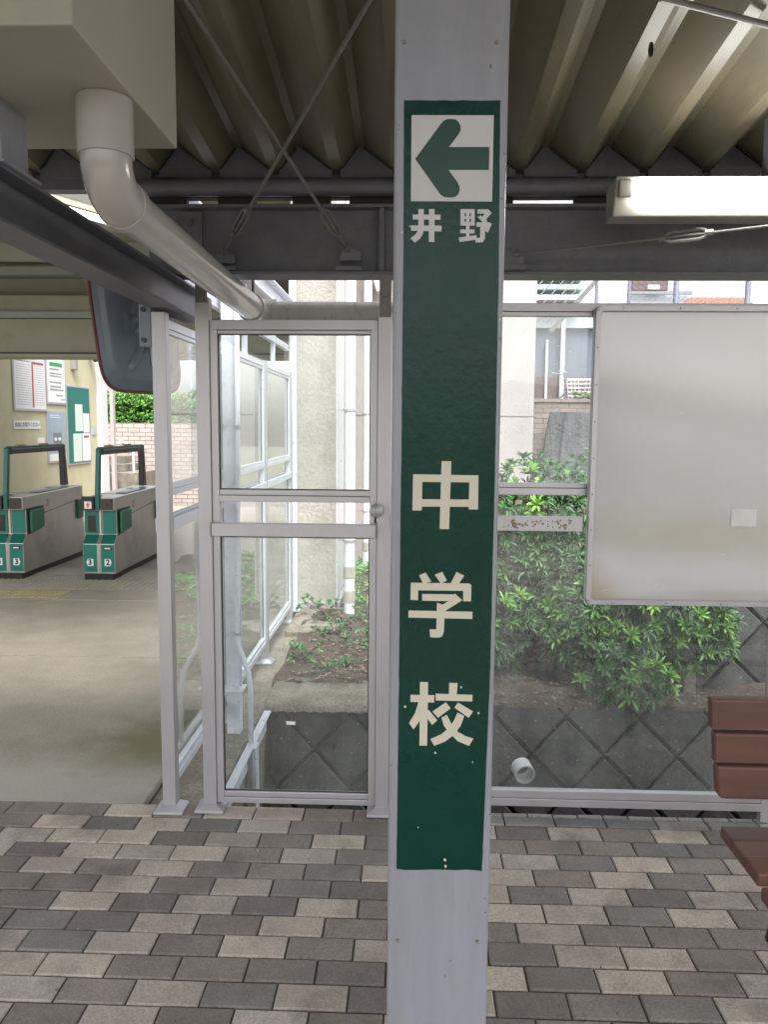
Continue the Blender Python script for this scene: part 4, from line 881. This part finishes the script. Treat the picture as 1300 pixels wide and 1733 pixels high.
box('wall', M['housewhite'], t, ra_.x+.05, rb_.x, 15.3, 17, 1.74, ra_.z-.1)
# stair handrail (diagonal) and chain-link fence
t = thing('outdoor_stair_rail', 'slanting stair handrail with thin bars above the right glass panel', 'handrail', (2.4, 11, 1.74))
A = atY(960, 530, 11); B = atY(1018, 466, 11); d = (B-A)
MB().bar(A-d*.5, B+d*1.2, .05, .06).build('handrail', M['rod'], t)
bs_ = MB()
for k in range(5): o_ = Vector((-.14*(k+1), 0, .02)); bs_.tube([A-d*.3+o_, B+d*.6+o_], .008, 6)
bs_.build('bars', M['wire'], t)
t = thing('chain_link_fence', 'galvanised chain-link fence on the upper ground above the white board', 'fence', (4, 10.2, 1.74))
CY = 10.3; cx0 = atY(1011, 500, CY).x; cx1 = 6.4; cz0 = 1.74; cz1 = 4.05
for px in (1011, 1066, 1146, 1268, 1400): x_ = atY(px, 500, CY).x; r_ = .022 if px not in (1268, 1146) else .036; MB().tube([(x_, CY+.03, 1.74), (x_, CY+.03, cz1)], r_, 10).build('fence_post', M['wire'], t, smooth='auto')
ms = MB(); st_ = .042; i = 0; zlo = 1.9
x_ = cx0
while x_ < cx1:
    pts = []; z_ = zlo; k = 0
    while z_ < cz1: pts.append((x_+st_*.5*(1 if (k+i) % 2 else -1), CY+(.004 if k % 2 else -.004), z_)); z_ += .034; k += 1
    ms.tube(pts, .0026, 3, False); x_ += st_; i += 1
ms.build('wire_mesh', M['wire'], t)
MB().tube([(cx0, CY, cz1), (cx1, CY, cz1)], .014, 8).build('top_wire', M['wire'], t)
# bicycle behind the glass with wire basket
bc = atY(968, 660, 10.4)
t = thing('bicycle', 'bicycle with a white wire basket parked on the upper ground', 'bicycle', (bc.x, 10.4, 1.74))
def ring(mb, c_, r_, tr, ax='y'):
    pts = [Vector((c_[0]+r_*math.cos(a_), c_[1], c_[2]+r_*math.sin(a_))) for a_ in np.linspace(0, 2*math.pi, 29)]; mb.tube(pts, tr, 6, False)
for dx in (0.05, -1.0):
    m_ = MB(); ring(m_, (bc.x+dx, 10.4, 2.04), .3, .014); wl = m_.build('wheel', M['black'], t, smooth=True)
    m_ = MB(); 
    for a_ in np.linspace(0, math.pi, 9)[:-1]: m_.tube([(bc.x+dx-.29*math.cos(a_), 10.4, 2.04-.29*math.sin(a_)), (bc.x+dx+.29*math.cos(a_), 10.4, 2.04+.29*math.sin(a_))], .002, 4, False)
    m_.build('spokes', M['bikemetal'], wl)
m_ = MB(); P = lambda x, z_: (bc.x+x, 10.4, z_)
for a_, b_ in (((0.05, 2.04), (-.08, 2.62)), ((-.06, 2.5), (-.55, 2.1)), ((-.55, 2.1), (-.68, 2.5)), ((-.55, 2.1), (-1.0, 2.04)), ((-.66, 2.42), (-1.0, 2.04)), ((-.08, 2.62), (-.1, 2.72))): m_.tube([P(*a_), P(*b_)], .014, 8)
m_.build('bike_frame', M['shutter'], t, smooth='auto')
m_ = MB(); m_.tube([(bc.x-.22, 10.15, 2.76), (bc.x-.1, 10.25, 2.74), (bc.x-.1, 10.55, 2.74), (bc.x-.22, 10.65, 2.76)], .01, 8); m_.build('handlebar', M['bikemetal'], t, smooth='auto')
m_ = MB(); m_.prism([P(-.8, 2.53), P(-.55, 2.5), P(-.56, 2.55), P(-.8, 2.58)], (0, .12, 0)); m_.build('saddle', M['black'], t, bevel=.01)
m_ = MB()
x0_, x1_, z0_, z1_ = bc.x-.06, bc.x+.28, 2.40, 2.66
for k in range(6):
    z_ = z0_+(z1_-z0_)*k/5; e = .03*(k/5); m_.tube([(x0_-e, 10.28, z_), (x1_+e, 10.28, z_), (x1_+e, 10.52, z_), (x0_-e, 10.52, z_), (x0_-e, 10.28, z_)], .005 if k < 5 else .011, 5, False)
for k in range(8): x_ = x0_+(x1_-x0_)*k/7; m_.tube([(x_, 10.28, z0_), (x_+(.03 if k > 3 else -.03), 10.28, z1_)], .005, 5, False)
m_.build('wire_basket', M['whitepaint'], t)
t.location.z -= .54
# foliage row by bike (ivy on wall)
iv = MB()
for k in range(60): leafset(iv, (random.uniform(1.95, 2.6), 9.7+random.uniform(-.05, .05), bt.z+random.uniform(-.03, .08)), (0, -.3, 1), 6, .07, .03, (.12, .22, .08), (.3, .42, .2), .2)
tag(iv.build('potted_greens', M['leaf'], smooth=True), 'pale green plants on top of the garden brick wall under the bicycle', 'plants', kind='stuff')

# ================================================================ HALL LEFT
WX = -5.5
t = thing('hall_wall', 'cream hall wall carrying the posters behind the ticket gates', 'wall', (WX, 12, 0))
ye = atX(163, 700, WX).y
box('wall_face', M['hallwall'], t, WX-.2, WX, 9.95, ye, 0, 3.3)
box('corner_pier', M['hallwall'], t, WX-.01, WX+.04, 9.9, atX(10, 700, WX).y, 0, 3.3)
t2 = thing('white_column', 'white steel column at the end of the hall wall', 'column', (WX+.1, ye+.3, 0))
MB().box(WX-.1, WX+.08, ye+.02, ye+.3, 0, 3.3).build('shaft', M['whitepaint'], t2, bevel=.004); box('edge_strip', M['pink'], t2, WX+.1, WX+.16, ye+.35, ye+.45, 0, 3.3)
t = thing('hall_lintel', 'deep cream lintel across the hall opening above the ticket gates', 'lintel', (-6, 9.5, 2.35))
zl = atY(100, 597, 9.5).z
for (pa, pb, dy_, mt) in ((597, 540, 0, 'lintel'), (539, 528, -.05, 'bluegrey'), (527, 500, 0, 'lintel'), (499, 468, .12, 'ceil'), (467, 454, -.08, 'bluegrey')):
    za, zb_ = atY(100, pa, 9.5).z, atY(100, pb, 9.5).z; box('band', M[mt], t, -10, -1.0, 9.5+dy_, 9.8, za+.002, zb_)
box('bottom_trim', M['lintel'], t, -10, -1.0, 9.42, 9.8, zl-.06, zl-.02); box('shadow_gap', M['black'], t, -10, -1.0, 9.46, 9.78, zl-.019, zl+.001)
t = thing('hall_roof', 'flat dim cream hall ceiling above the ticket gates', 'roof', (-4, 6, 3.4))
box('ceiling', M['ceil'], t, -10, -1.0, 3.2, 10.3, 3.42, 3.5)
rb = MB()
for yy in (4.6, 5.9, 7.2, 8.5): rb.box(-10, -1.0, yy, yy+.1, 3.24, 3.419)
rb.build('ceiling_beams', M['bluegrey'], t)
# posters on the hall wall
def wallrect(pl_, pt, prr, pb):
    ya = atX(pl_, pt, WX).y; yb = atX(prr, pt, WX).y; cy = (ya+yb)/2
    pm = (pl_+prr)/2; return ya, yb, atX(pm, pb, WX).z, atX(pm, pt, WX).z
def poster(label, pl_, pt, prr, pb, m_paper, frame=None, cat='poster', name='poster'):
    ya, yb, za, zb_ = wallrect(pl_, pt, prr, pb); t = thing(name, label, cat, (WX, (ya+yb)/2, za))
    X_ = WX+.012
    if frame: box('frame', frame, t, WX+.0005, WX+.022, ya-.03, yb+.03, za-.03, zb_+.03, bevel=.004); X_ = WX+.026
    box('sheet', m_paper, t, WX+.001, X_, ya, yb, za, zb_)
    def R(u0, v0, u1, v1, mt, name_='print', lvl=1):
        return MB().box(X_, X_+.0015*lvl, ya+(yb-ya)*u0, ya+(yb-ya)*u1, zb_-(zb_-za)*v1, zb_-(zb_-za)*v0).build(name_, mt, t)
    def rows(u0, v0, u1, v1, nr, mt, fill=.45, gaps=True):
        mb = MB()
        for k in range(nr):
            vv0 = v0+(v1-v0)*k/nr; vv1 = vv0+(v1-v0)/nr*fill; u = u0; ue = u1-(random.random()*.25*(u1-u0) if gaps else 0)
            while u < ue:
                w_ = random.uniform(.03, .07); mb.box(X_, X_+.0012, ya+(yb-ya)*u, ya+(yb-ya)*min(ue, u+w_), zb_-(zb_-za)*vv1, zb_-(zb_-za)*vv0); u += w_+random.uniform(.01, .03)
        return mb.build('printed_lines', mt, t)
    return t, R, rows
t, Rf, rw = poster('large timetable poster with a red column, leftmost on the hall wall', 19, 605, 71, 692, M['paper'], M['alu'])
Rf(.03, .02, .95, .07, M['papergreen'], 'header'); rw(.03, .03, .5, .11, 1, M['ink'], .8, False); Rf(.55, .075, .95, .115, M['red'], 'red_band'); Rf(.55, .12, .6, .97, M['red'], 'red_column')
rw(.05, .14, .53, .95, 18, M['inklight'], .35, False); rw(.62, .14, .96, .95, 18, M['inklight'], .35, False)
t, Rf, rw = poster('white notice with a green heading beside the timetable', 76, 608, 105, 681, M['paper'], M['alu'])
Rf(.12, .08, .85, .17, M['pgreen'], 'heading'); rw(.12, .22, .75, .27, 1, M['ink'], .7); rw(.12, .32, .9, .44, 2, M['ink'], .55); rw(.12, .52, .9, .57, 1, M['ink'], .7); rw(.12, .62, .92, .76, 2, M['ink'], .55); rw(.45, .82, .85, .86, 1, M['ink'], .8, False); Rf(.7, .9, .97, .95, M['inklight'], 'stamp')
t, Rf, rw = poster('blue grey framed poster below the green-headed notice', 78, 698, 106, 780, M['blueposter'], M['alu'])
Rf(.25, .42, .75, .68, M['ink'], 'picture'); Rf(.3, .52, .45, .58, M['paper'], 'spot', 2); Rf(.55, .52, .7, .58, M['paper'], 'spot', 2); rw(.1, .05, .8, .14, 2, M['paper'], .4); Rf(0, .85, 1, 1, M['paper'], 'caption_strip'); rw(.1, .9, .9, .96, 1, M['inklight'], .6)
t, Rf, rw = poster('green notice board on the hall wall with four papers', 110, 656, 147, 783, M['boardgreen'], M['alu'], 'notice board', 'notice_board')
Rf(.32, .22, .66, .58, M['papergreen'], 'pinned_sheet'); Rf(.68, .34, .97, .60, M['paper'], 'pinned_sheet'); Rf(.2, .61, .58, .985, M['papergreen'], 'pinned_sheet'); Rf(.61, .61, .99, .985, M['paper'], 'pinned_sheet')
Rf(.68, .64, .92, .67, M['red'], 'heading', 2); rw(.7, .42, .92, .44, 1, M['ink'], .6)
t, Rf, rw = poster('white strip notice with one line of text under the timetable', 21, 712, 66, 726, M['paper'], None)
ya, yb, za, zb_ = wallrect(21, 712, 66, 726)
text_mb('自由にお取りください', (yb-ya)*.094, (WX+.0125, (ya+yb)/2, (za+zb_)/2), (0, 1, 0), (0, 0, 1), .001, .002).build('lettering', M['ink'], t)
for o_ in [o for o in t.children if o.name.startswith('frame')]: pass
t, Rf, rw = poster('small white switch box above the gate arm on the hall wall', 62, 741, 73, 756, M['paper'], None, 'switch box', 'switch_box')
t, Rf, rw = poster('small grey plate low on the wall near the white column', 155, 720, 161, 736, M['inklight'], None, 'plate', 'wall_plate')
cc = atX(150, 607, WX)
t = thing('security_camera', 'small white dome security camera high on the hall wall', 'camera', cc)
MB().tube([(WX, cc.y, cc.z+.06), (WX+.12, cc.y, cc.z+.06), (WX+.14, cc.y, cc.z+.03), (WX+.15, cc.y-.06, cc.z-.0)], [.05, .06, .07, .05], 14).build('housing', M['fixture'], t, smooth='auto'); MB().tube([(WX+.15, cc.y-.05, cc.z), (WX+.16, cc.y-.13, cc.z-.03)], [.055, .04], 14).build('lens', M['black'], t, smooth='auto')
cc = atX(121, 613, WX); tag(box('wall_lamp', M['fixture'], None, WX, WX+.08, cc.y-.06, cc.y+.06, cc.z-.12, cc.z+.12, bevel=.01), 'small white box fitting high between notice and camera', 'fitting')

# outdoor beyond the hall: brick wall, hedge, steps
t = thing('brick_tile_wall', 'pale brick wall with hedge above, seen beyond the ticket gates', 'brick wall', (-5.2, 16, -.2))
zt_ = atY(230, 716, 16).z
box('brickwork', M['brickpale'], t, -7.5, -3.6, 16, 16.3, -.2, zt_)
t = thing('hedge', 'bright clipped hedge on top of the brick wall beyond the gates', 'hedge', (-5.2, 16.4, zt_))
hd = MB()
for k in range(2600):
    x = random.uniform(-7.2, -4.3); y = random.uniform(16.1, 17.0); zz = zt_+random.uniform(-.02, .62+.05*math.sin(x*4)); 
    if y > 16.45 and zz < zt_+.45: y = random.uniform(16.08, 16.4)
    leafset(hd, (x, y, zz), (random.gauss(0, .3), -.6, .7), 5, .075, .04, (.04, .12, .02), (.17, .38, .07), .1, (.4, 1.3))
hd.build('foliage', M['leaf'], t, smooth=True)
box('core', M['soil'], t, -7.2, -4.3, 16.32, 16.9, zt_, zt_+.5)
t = thing('stone_steps', 'pale stone steps rising beside the brick wall beyond the gates', 'steps', (-5.2, 15, 0))
sx = atY(197, 800, 15).x
MB().box(sx-.6, sx+.55, 14.6, 15.9, -.2, atY(220, 800, 14.6).z).box(sx-.6, sx+.2, 14.9, 15.9, atY(220, 800, 14.6).z, atY(220, 786, 14.9).z).box(sx-.6, sx+.05, 15.3, 15.9, atY(220, 786, 14.9).z, atY(220, 772, 15.3).z).build('treads', M['conc'], t, bevel=.01)
A = atY(190, 738, 15.2); B = atY(225, 758, 14.8)
tag(MB().tube([A, B, B-ZZ*.9], .022, 10).build('stair_handrail', M['whitepaint'], smooth='auto'), 'white handrail above the stone steps beyond the gates', 'handrail')

# ---- ticket gates (local coordinates, front at y=0 facing -Y)
def ticket_gate(label, dl, dr, red=True):
    t = bpy.data.objects.new('ticket_gate', None); C.objects.link(t); t['_org'] = [0, 0, 0]; tag(t, label, 'ticket gate', 'ticket gates in the hall')
    W = .31; hw_ = W/2; HT = .80; LN = 1.42
    MB().box(-hw_+.015, hw_-.015, -.02, LN-.02, .0, .055).build('plinth', M['black'], t)
    sp = [(.0, .056), (0, .35), (.075, .43), (.075, HT-.13), (.02, HT-.13), (.02, HT), (LN, HT+.01), (LN, .056)]
    MB().prism([(-hw_, y, z_) for y, z_ in sp], (W, 0, 0)).build('body', M['inox'], t, bevel=.006)
    for sd_ in (-1, 1):
        xx = sd_*(hw_+.0015)
        ln_ = MB(); ln_.bar((xx, .46, .06), (xx, .46, HT-.2), .004, .004); ln_.bar((xx, .46, HT-.2), (xx, 1.27, HT-.14), .004, .006); ln_.bar((xx, 1.22, .06), (xx, 1.22, HT-.15), .004, .004); ln_.build('panel_seam', M['black'], t)
        fp = MB(); fp.prism([(sd_*(hw_+.001), .10, .42), (sd_*(hw_+.001), .44, .46), (sd_*(hw_+.001), .44, .68), (sd_*(hw_+.001), .10, .68)], (sd_*.004, 0, 0)); fp.build('flap_recess', M['black'], t)
        fp = MB(); fp.prism([(sd_*(hw_+.005), .13, .44), (sd_*(hw_+.005), .40, .47), (sd_*(hw_+.005), .40, .66), (sd_*(hw_+.005), .13, .66)], (sd_*.03, 0, 0)); fp.build('flap', M['flap'], t, bevel=.012, seg=3)
        fp = MB(); fp.prism([(sd_*(hw_+.005), 1.24, .44), (sd_*(hw_+.005), 1.38, .45), (sd_*(hw_+.005), 1.38, .66), (sd_*(hw_+.005), 1.24, .66)], (sd_*.02, 0, 0)); fp.build('flap', M['flap'], t, bevel=.01)
    # front panels: lower pair, upper pair
    for k, (xa, xb_) in enumerate(((-.148, -.022), (.022, .148))):
        box('lower_panel', M['teal'], t, xa, xb_, -.006, -.0005, .075, .345)
        MB().prism([(xa, -.005, .352), (xb_, -.005, .352), (xb_, .069, .432), (xa, .069, .432)], (0, -.006, .004)).build('slope_panel', M['tealdark'], t)
        up = box('upper_panel', M['teal'], t, xa, xb_, .064, .0745, .44, HT-.135)
    box('screen', M['black'], t, -.125, -.05, .058, .0635, .46, .62)
    box('slot', M['black'], t, .05, .125, -.010, -.0065, .295, .325); box('slot_lip', M['paper'], t, .06, .115, -.013, -.0105, .303, .315)
    MB().box(-.008, .008, .055, .0745, .44, HT-.13).box(-.012, -.002, -.008, -.0005, .06, .35).box(.002, .012, -.008, -.0005, .06, .35).build('centre_trim', M['inox'], t)
    box('head_unit', M['darkbrown'], t, .03, .145, .008, .0195, HT-.12, HT-.01); box('ticket_unit', M['black'], t, -.15, -.03, -.02, .0195, HT-.12, HT+.012, bevel=.004)
    if red:
        box('direction_card', M['paper'], t, -.12, -.05, -.024, -.0205, HT-.105, HT-.035); MB().prism([(-.085, -.025, HT-.045), (-.11, -.025, HT-.07), (-.095, -.025, HT-.07), (-.095, -.025, HT-.09), (-.075, -.025, HT-.09), (-.075, -.025, HT-.07), (-.06, -.025, HT-.07)], (0, -.001, 0)).build('red_mark', M['orange'], t)
    for xa, s_, flip in ((-.0875, dl, -1), (.0875, dr, 1)):
        MB().prism([(xa-.032*flip, -.008, .135), (xa+.022*flip, -.008, .135), (xa+.036*flip, -.008, .17), (xa+.022*flip, -.008, .205), (xa-.032*flip, -.008, .205)], (0, -.001, 0)).build('number_plate', M['paper'], t)
        text_mb(s_, .075, (xa, -.0105, .17), (1, 0, 0), (0, 0, 1), .0005, .003).build('digit', M['black'], t)
        box('small_print', M['tealdark'], t, xa-.035, xa+.035, -.0085, -.0062, .10, .115)
    # arch: front arm, top bar, rear arm
    a = MB(); zt_ = 1.27
    path = [(.0, .005, .62), (.0, .005, HT+.05), (.0, .05, zt_-.06), (0, .075, zt_-.025)]
    a.prism([(-.022, -.012, .68), (-.022, -.012, HT+.03), (-.022, .045, zt_), (-.022, .10, zt_+.012), (-.022, .10, zt_-.05), (-.022, .085, zt_-.055), (-.022, .045, HT+.03), (-.022, .045, .68)], (.044, 0, 0)); a.build('front_arm', M['tealdark'], t, bevel=.008)
    MB().box(-.028, .028, .1005, 1.24, zt_-.008, zt_+.014).build('top_cover', M['tealdark'], t, bevel=.004); MB().box(-.03, .03, .1005, 1.24, zt_-.062, zt_-.0085).build('top_bar', M['darkbrown'], t, bevel=.006)
    MB().prism([(-.03, 1.2405, zt_+.012), (-.03, 1.2405, zt_-.06), (-.03, 1.25, HT+.02), (-.03, 1.34, HT+.02), (-.03, 1.29, zt_+.005)], (.06, 0, 0)).build('rear_arm', M['darkbrown'], t, bevel=.006)
    for yy in (.25, .75): box('sensor_lamp', mat('amber_lens', (.5, .35, .12), .4), t, -.02, .02, yy, yy+.16, zt_+.0145, zt_+.03, bevel=.004)
    box('reader_top', M['mirrorback'], t, .01, .12, .45, 1.0, HT+.007, HT+.014); 
    v_ = MB()
    for k in range(6): v_.box(hw_+.0005, hw_+.002, .52, .56, .66+k*.013, .665+k*.013)
    v_.build('vent_slots', M['black'], t)
    box('top_seam', M['black'], t, -hw_+.02, hw_-.02, .40, .405, HT+.004, HT+.0065); box('ticket_slot', M['black'], t, -.10, -.02, .12, .19, HT+.003, HT+.0075); box('sticker', M['yellow'], t, -.09, -.03, 1.0, 1.08, HT+.008, HT+.0105)
    return t
g1 = ticket_gate('ticket gate with arrow plates 3 and 2, nearest to the mirror and post', '3', '2'); g1.location = (-3.015, 7.44, .0)
g2 = ticket_gate('leftmost ticket gate, cut by the left edge, with a 3 on its right panel', '4', '3', False); g2.location = (-3.905, 7.42, .0)

# ================================================================ MIRROR
p_l = Vector((atY(161, 600, 3.02).x, 3.02, 0)); p_r = Vector((-1.0, 3.34, 0)); ux = (p_r-p_l); Wd = ux.length; ux.normalize(); ny = Vector((ux.y, -ux.x, 0)).normalized()
if ny.y > 0: ny = -ny
zb_ = atY(235, 664, 3.2).z; Hm = .50
t = thing('convex_mirror', 'back of a square convex mirror with red rim beside the leftmost post', 'mirror', (p_l+p_r)/2+Vector((0, 0, zb_)))
cen = (p_l+p_r)/2+Vector((0, 0, zb_+Hm/2)); tilt = R_(6)
vx = (ux*math.cos(tilt)+ZZ*-math.sin(tilt)*1).normalized(); vz = (ZZ*math.cos(tilt)+ux*math.sin(tilt)).normalized(); vx = ux; vz = (ZZ-ux*.13).normalized()
def sup(a_, rx, rz_, p=5.5):
    c_, s_ = math.cos(a_), math.sin(a_); return (abs(c_)**(2/p)*(1 if c_ > 0 else -1)*rx, abs(s_)**(2/p)*(1 if s_ > 0 else -1)*rz_)
def hgt(u, v_):
    r_ = (abs(u)**5+abs(v_)**5)**(1/5); h_ = .035*(1-r_**6)+ (.018 if r_ < .86 else 0)
    # embossed ribs
    def rib(ax_, ay, bx, by, w_):
        dx, dy = bx-ax_, by-ay; tt = max(0, min(1, ((u-ax_)*dx+(v_-ay)*dy)/(dx*dx+dy*dy))); dd = math.hypot(u-ax_-dx*tt, v_-ay-dy*tt); return max(0, 1-(dd/w_)**4)*.022 if dd < w_ else 0
    for q_ in ((-.72, .12, -.12, .12), (-.45, -.62, -.08, -.2), (-.45, .8, -.12, .45), (.72, .12, .12, .12), (.6, -.6, .12, -.2)): h_ += rib(*q_, .06)
    rc = math.hypot(u, v_-.1); h_ += .012*max(0, 1-(rc/.33)**6) if rc < .33 else 0
    return h_
mb = MB(); NA, NR = 96, 40
vv = [cen+ny*hgt(0, 0)]
for j in range(1, NR+1):
    for i in range(NA):
        a_ = 2*math.pi*i/NA; su, sv_ = sup(a_, j/NR, j/NR); vv.append(cen+vx*su*Wd/2+vz*sv_*Hm/2+ny*hgt(su, sv_))
mb.add(vv, [(0, 1+i, 1+(i+1) % NA) for i in range(NA)]+[(1+(j-1)*NA+i, 1+j*NA+i, 1+j*NA+(i+1) % NA, 1+(j-1)*NA+(i+1) % NA) for j in range(1, NR) for i in range(NA)])
mb.build('back_shell', M['mirrorback'], t, smooth=True)
pts = []
for i in range(NA+1): a_ = 2*math.pi*i/NA; su, sv_ = sup(a_, 1.01, 1.01); pts.append(cen+vx*su*Wd/2+vz*sv_*Hm/2)
MB().tube(pts, .0065, 8, False).build('rim', M['redrim'], t, smooth=True)
mb = MB(); mb.add([p-ny*.004 for p in pts[:-1]], [list(range(NA))]); mb.build('reflective_face', mat('mirror_face', (.8, .8, .82), .05, metal=1, var=0), t)
sc_ = cen+vx*Wd*.22-vz*Hm*.17+ny*.056
# sticker on back
s0 = atY(247, 617, 3.1); 
stc = cen+vx*(Wd*.10)+vz*(-Hm*.20)+ny*.0556
mb = MB(); mb.prism([stc-vx*.03-vz*.05, stc+vx*.035-vz*.05, stc+vx*.035+vz*.05, stc-vx*.03+vz*.05], ny*.001); sti = mb.build('label_sticker', M['paper'], t)
mb = MB()
for k in range(9): mb.prism([stc+ny*.0012+vx*-.025+vz*(.038-k*.009), stc+ny*.0012+vx*(.03-random.random()*.012)+vz*(.038-k*.009), stc+ny*.0012+vx*(.03-random.random()*.012)+vz*(.034-k*.009), stc+ny*.0012+vx*-.025+vz*(.034-k*.009)], ny*.0004)
mb.build('print', M['inklight'], sti)
bp = atY(257, 555, 2.96)
br_ = MB(); br_.box(FX-.075, FX-.0265, ys[0]-.02, ys[0]+.0, bp.z-.075, bp.z+.085); br_.build('mount_plate', M['mirrorback'], t, bevel=.006)
br_ = MB(); br_.tube([(FX-.06, ys[0]+.0, bp.z), (cen.x, cen.y, bp.z)], .016, 12); br_.build('mount_arm', M['mirrorback'], t)
b_ = MB()
for zz in (-.05, .06): b_.tube([(FX-.055, ys[0]-.02, bp.z+zz), (FX-.055, ys[0]-.032, bp.z+zz)], .009, 6)
b_.build('bolt', M['black'], t)

db = MB()
for k in range(150):
    x = random.uniform(-2.4, 1.6); y = random.uniform(.9, 2.95); l = random.uniform(.0015, .005); a_ = random.random()*6.28; db.cur = random.choice([(.35, .32, .27), (.08, .06, .04), (.16, .11, .06), (.5, .48, .44)])
    db.prism([(x+l*math.cos(a_+j*1.57)*random.uniform(.5, 1.2), y+l*math.sin(a_+j*1.57)*random.uniform(.5, 1.2), .0015) for j in range(4)], (0, 0, .0012))
tag(db.build('grit', M['litter']), 'grit and crumbs scattered over the paving', 'grit', kind='stuff')
# ================================================================ BENCH
t = thing('bench', 'brown slatted bench with dark iron legs cut by the right edge', 'bench', (1.6, 2.0, 0))
x0 = .86; x1 = 2.5
def zz(py, px=1250, Y=2.15): return atY(px, py, Y).z
for (pt, pb, dx, yo) in ((1188, 1239, 0, .03), (1242, 1292, .008, .012), (1295, 1351, .014, 0)):
    za, zb2 = zz(pb), zz(pt); Yb = 2.14+yo
    xs = x0-.006+dx
    MB().prism([(xs, Yb, zb2), (xs+.008, Yb, za+(.012 if pb == 1351 else 0)), (xs+(.022 if pb == 1351 else .008), Yb, za), (x1, Yb, za), (x1, Yb, zb2)], (0, .035, 0)).build('back_slat', M['bench'], t, bevel=.008, seg=3)
sy = 2.145
for k in range(3): MB().box(x0+.03, x1, sy-.0815*(k+1)+.002, sy-.0815*k, .365, .40).build('seat_slat', M['bench'], t, bevel=.005)
MB().box(x0+.035, x1, sy-.34, sy-.2475, .335, .372).build('seat_slat', M['bench'], t, bevel=.008)
lx = atZ(1296, 1530, .15).x
lg = MB(); lg.tube([(lx+.04, 2.17, .75), (lx+.04, 2.15, .45), (lx+.04, 2.05, .34), (lx+.04, 1.9, .33)], [.016, .02, .02, .016], 10); lg.tube([(lx+.04, 2.1, .34), (lx+.04, 2.16, .15), (lx+.04, 2.2, .02)], .02, 10); lg.tube([(lx+.04, 1.95, .33), (lx+.04, 1.9, .2), (lx+.03, 1.84, .10), (lx, 1.80, .03), (lx-.025, 1.79, .015)], [.018, .018, .018, .022, .016], 10); lg.build('leg', M['iron'], t, smooth='auto')
lg = MB(); lg.tube([(2.4, 2.1, .34), (2.4, 2.16, .15), (2.4, 2.2, .02)], .02, 10); lg.tube([(2.4, 1.95, .33), (2.4, 1.84, .10), (2.4, 1.79, .015)], .018, 10); lg.build('leg', M['iron'], t, smooth='auto')

# ================================================================ what the board and glass reflect, behind the camera
struct(box('track_bed', M['ballast'], None, -40, 40, -11, -3.25, -1.29, -1.0))
for yy in (-4.4, -5.5): struct(box('rail_track', M['rod'], None, -40, 40, yy, yy+.07, -1.0, -.86))
t = thing('far_bank', 'grassy bank across the railway tracks, only seen as a faint reflection in the board', 'bank', (0, -14, -1.3))
bk = MB(); n1 = 80; vv = []
for i in range(n1+1): x = -40+i; vv += [(x, -11, -1.3), (x, -15+math.sin(i*.7)*.4, .35+.25*math.sin(i*1.3)), (x, -19, .6+.3*math.sin(i*.9))]
bk.add(vv, [(i*3+k, i*3+k+1, (i+1)*3+k+1, (i+1)*3+k) for i in range(n1) for k in (0, 1)]); bk.build('slope', mat('bank_grass', (.12, .13, .06), .95, var=.3), t)
t = thing('utility_pole', 'slim leaning pole across the tracks, faintly mirrored in the notice board', 'pole', (7.2, -12, -.6))
MB().tube([(7.2, -12, -.6), (7.42, -12, 1.25)], [.07, .05], 12).build('pole', M['conc'], t)
t = thing('overhead_cable', 'sagging dark cables across the tracks, faintly mirrored in the notice board', 'cable', (6, -12, .4))
for pts_, r_ in ((((2.5, 2.0), (4.2, 1.09), (5.2, .68), (6.0, .51), (6.7, .46), (7.4, .55), (8.1, .76), (9.5, 1.5)), .035), (((3.5, 2.5), (4.8, 2.1), (5.7, 2.0), (6.3, 2.15), (6.95, 2.42), (8.1, 2.63), (10, 3.0)), .016)):
    MB().tube([(x_, -12, z_) for x_, z_ in pts_], r_, 6, False).build('cable', M['black'], t, smooth=True)
t = thing('far_building', 'pale building across the tracks, faintly mirrored at the left of the notice board', 'building', (4.2, -14, -.5))
MB().prism([(2.4, -13.2, -.8), (5.15, -13.2, -.8), (4.9, -13.2, 1.9), (4.5, -13.2, 2.35), (2.4, -13.2, 2.6)], (0, -3, 0)).build('wall', M['housewhite'], t)
for k in range(4): box('window', M['shutter'], t, 2.6+k*.55, 2.85+k*.55, -13.19, -13.15, .75, 1.9)
for o in bpy.data.objects:
    if '_org' in o: del o['_org']
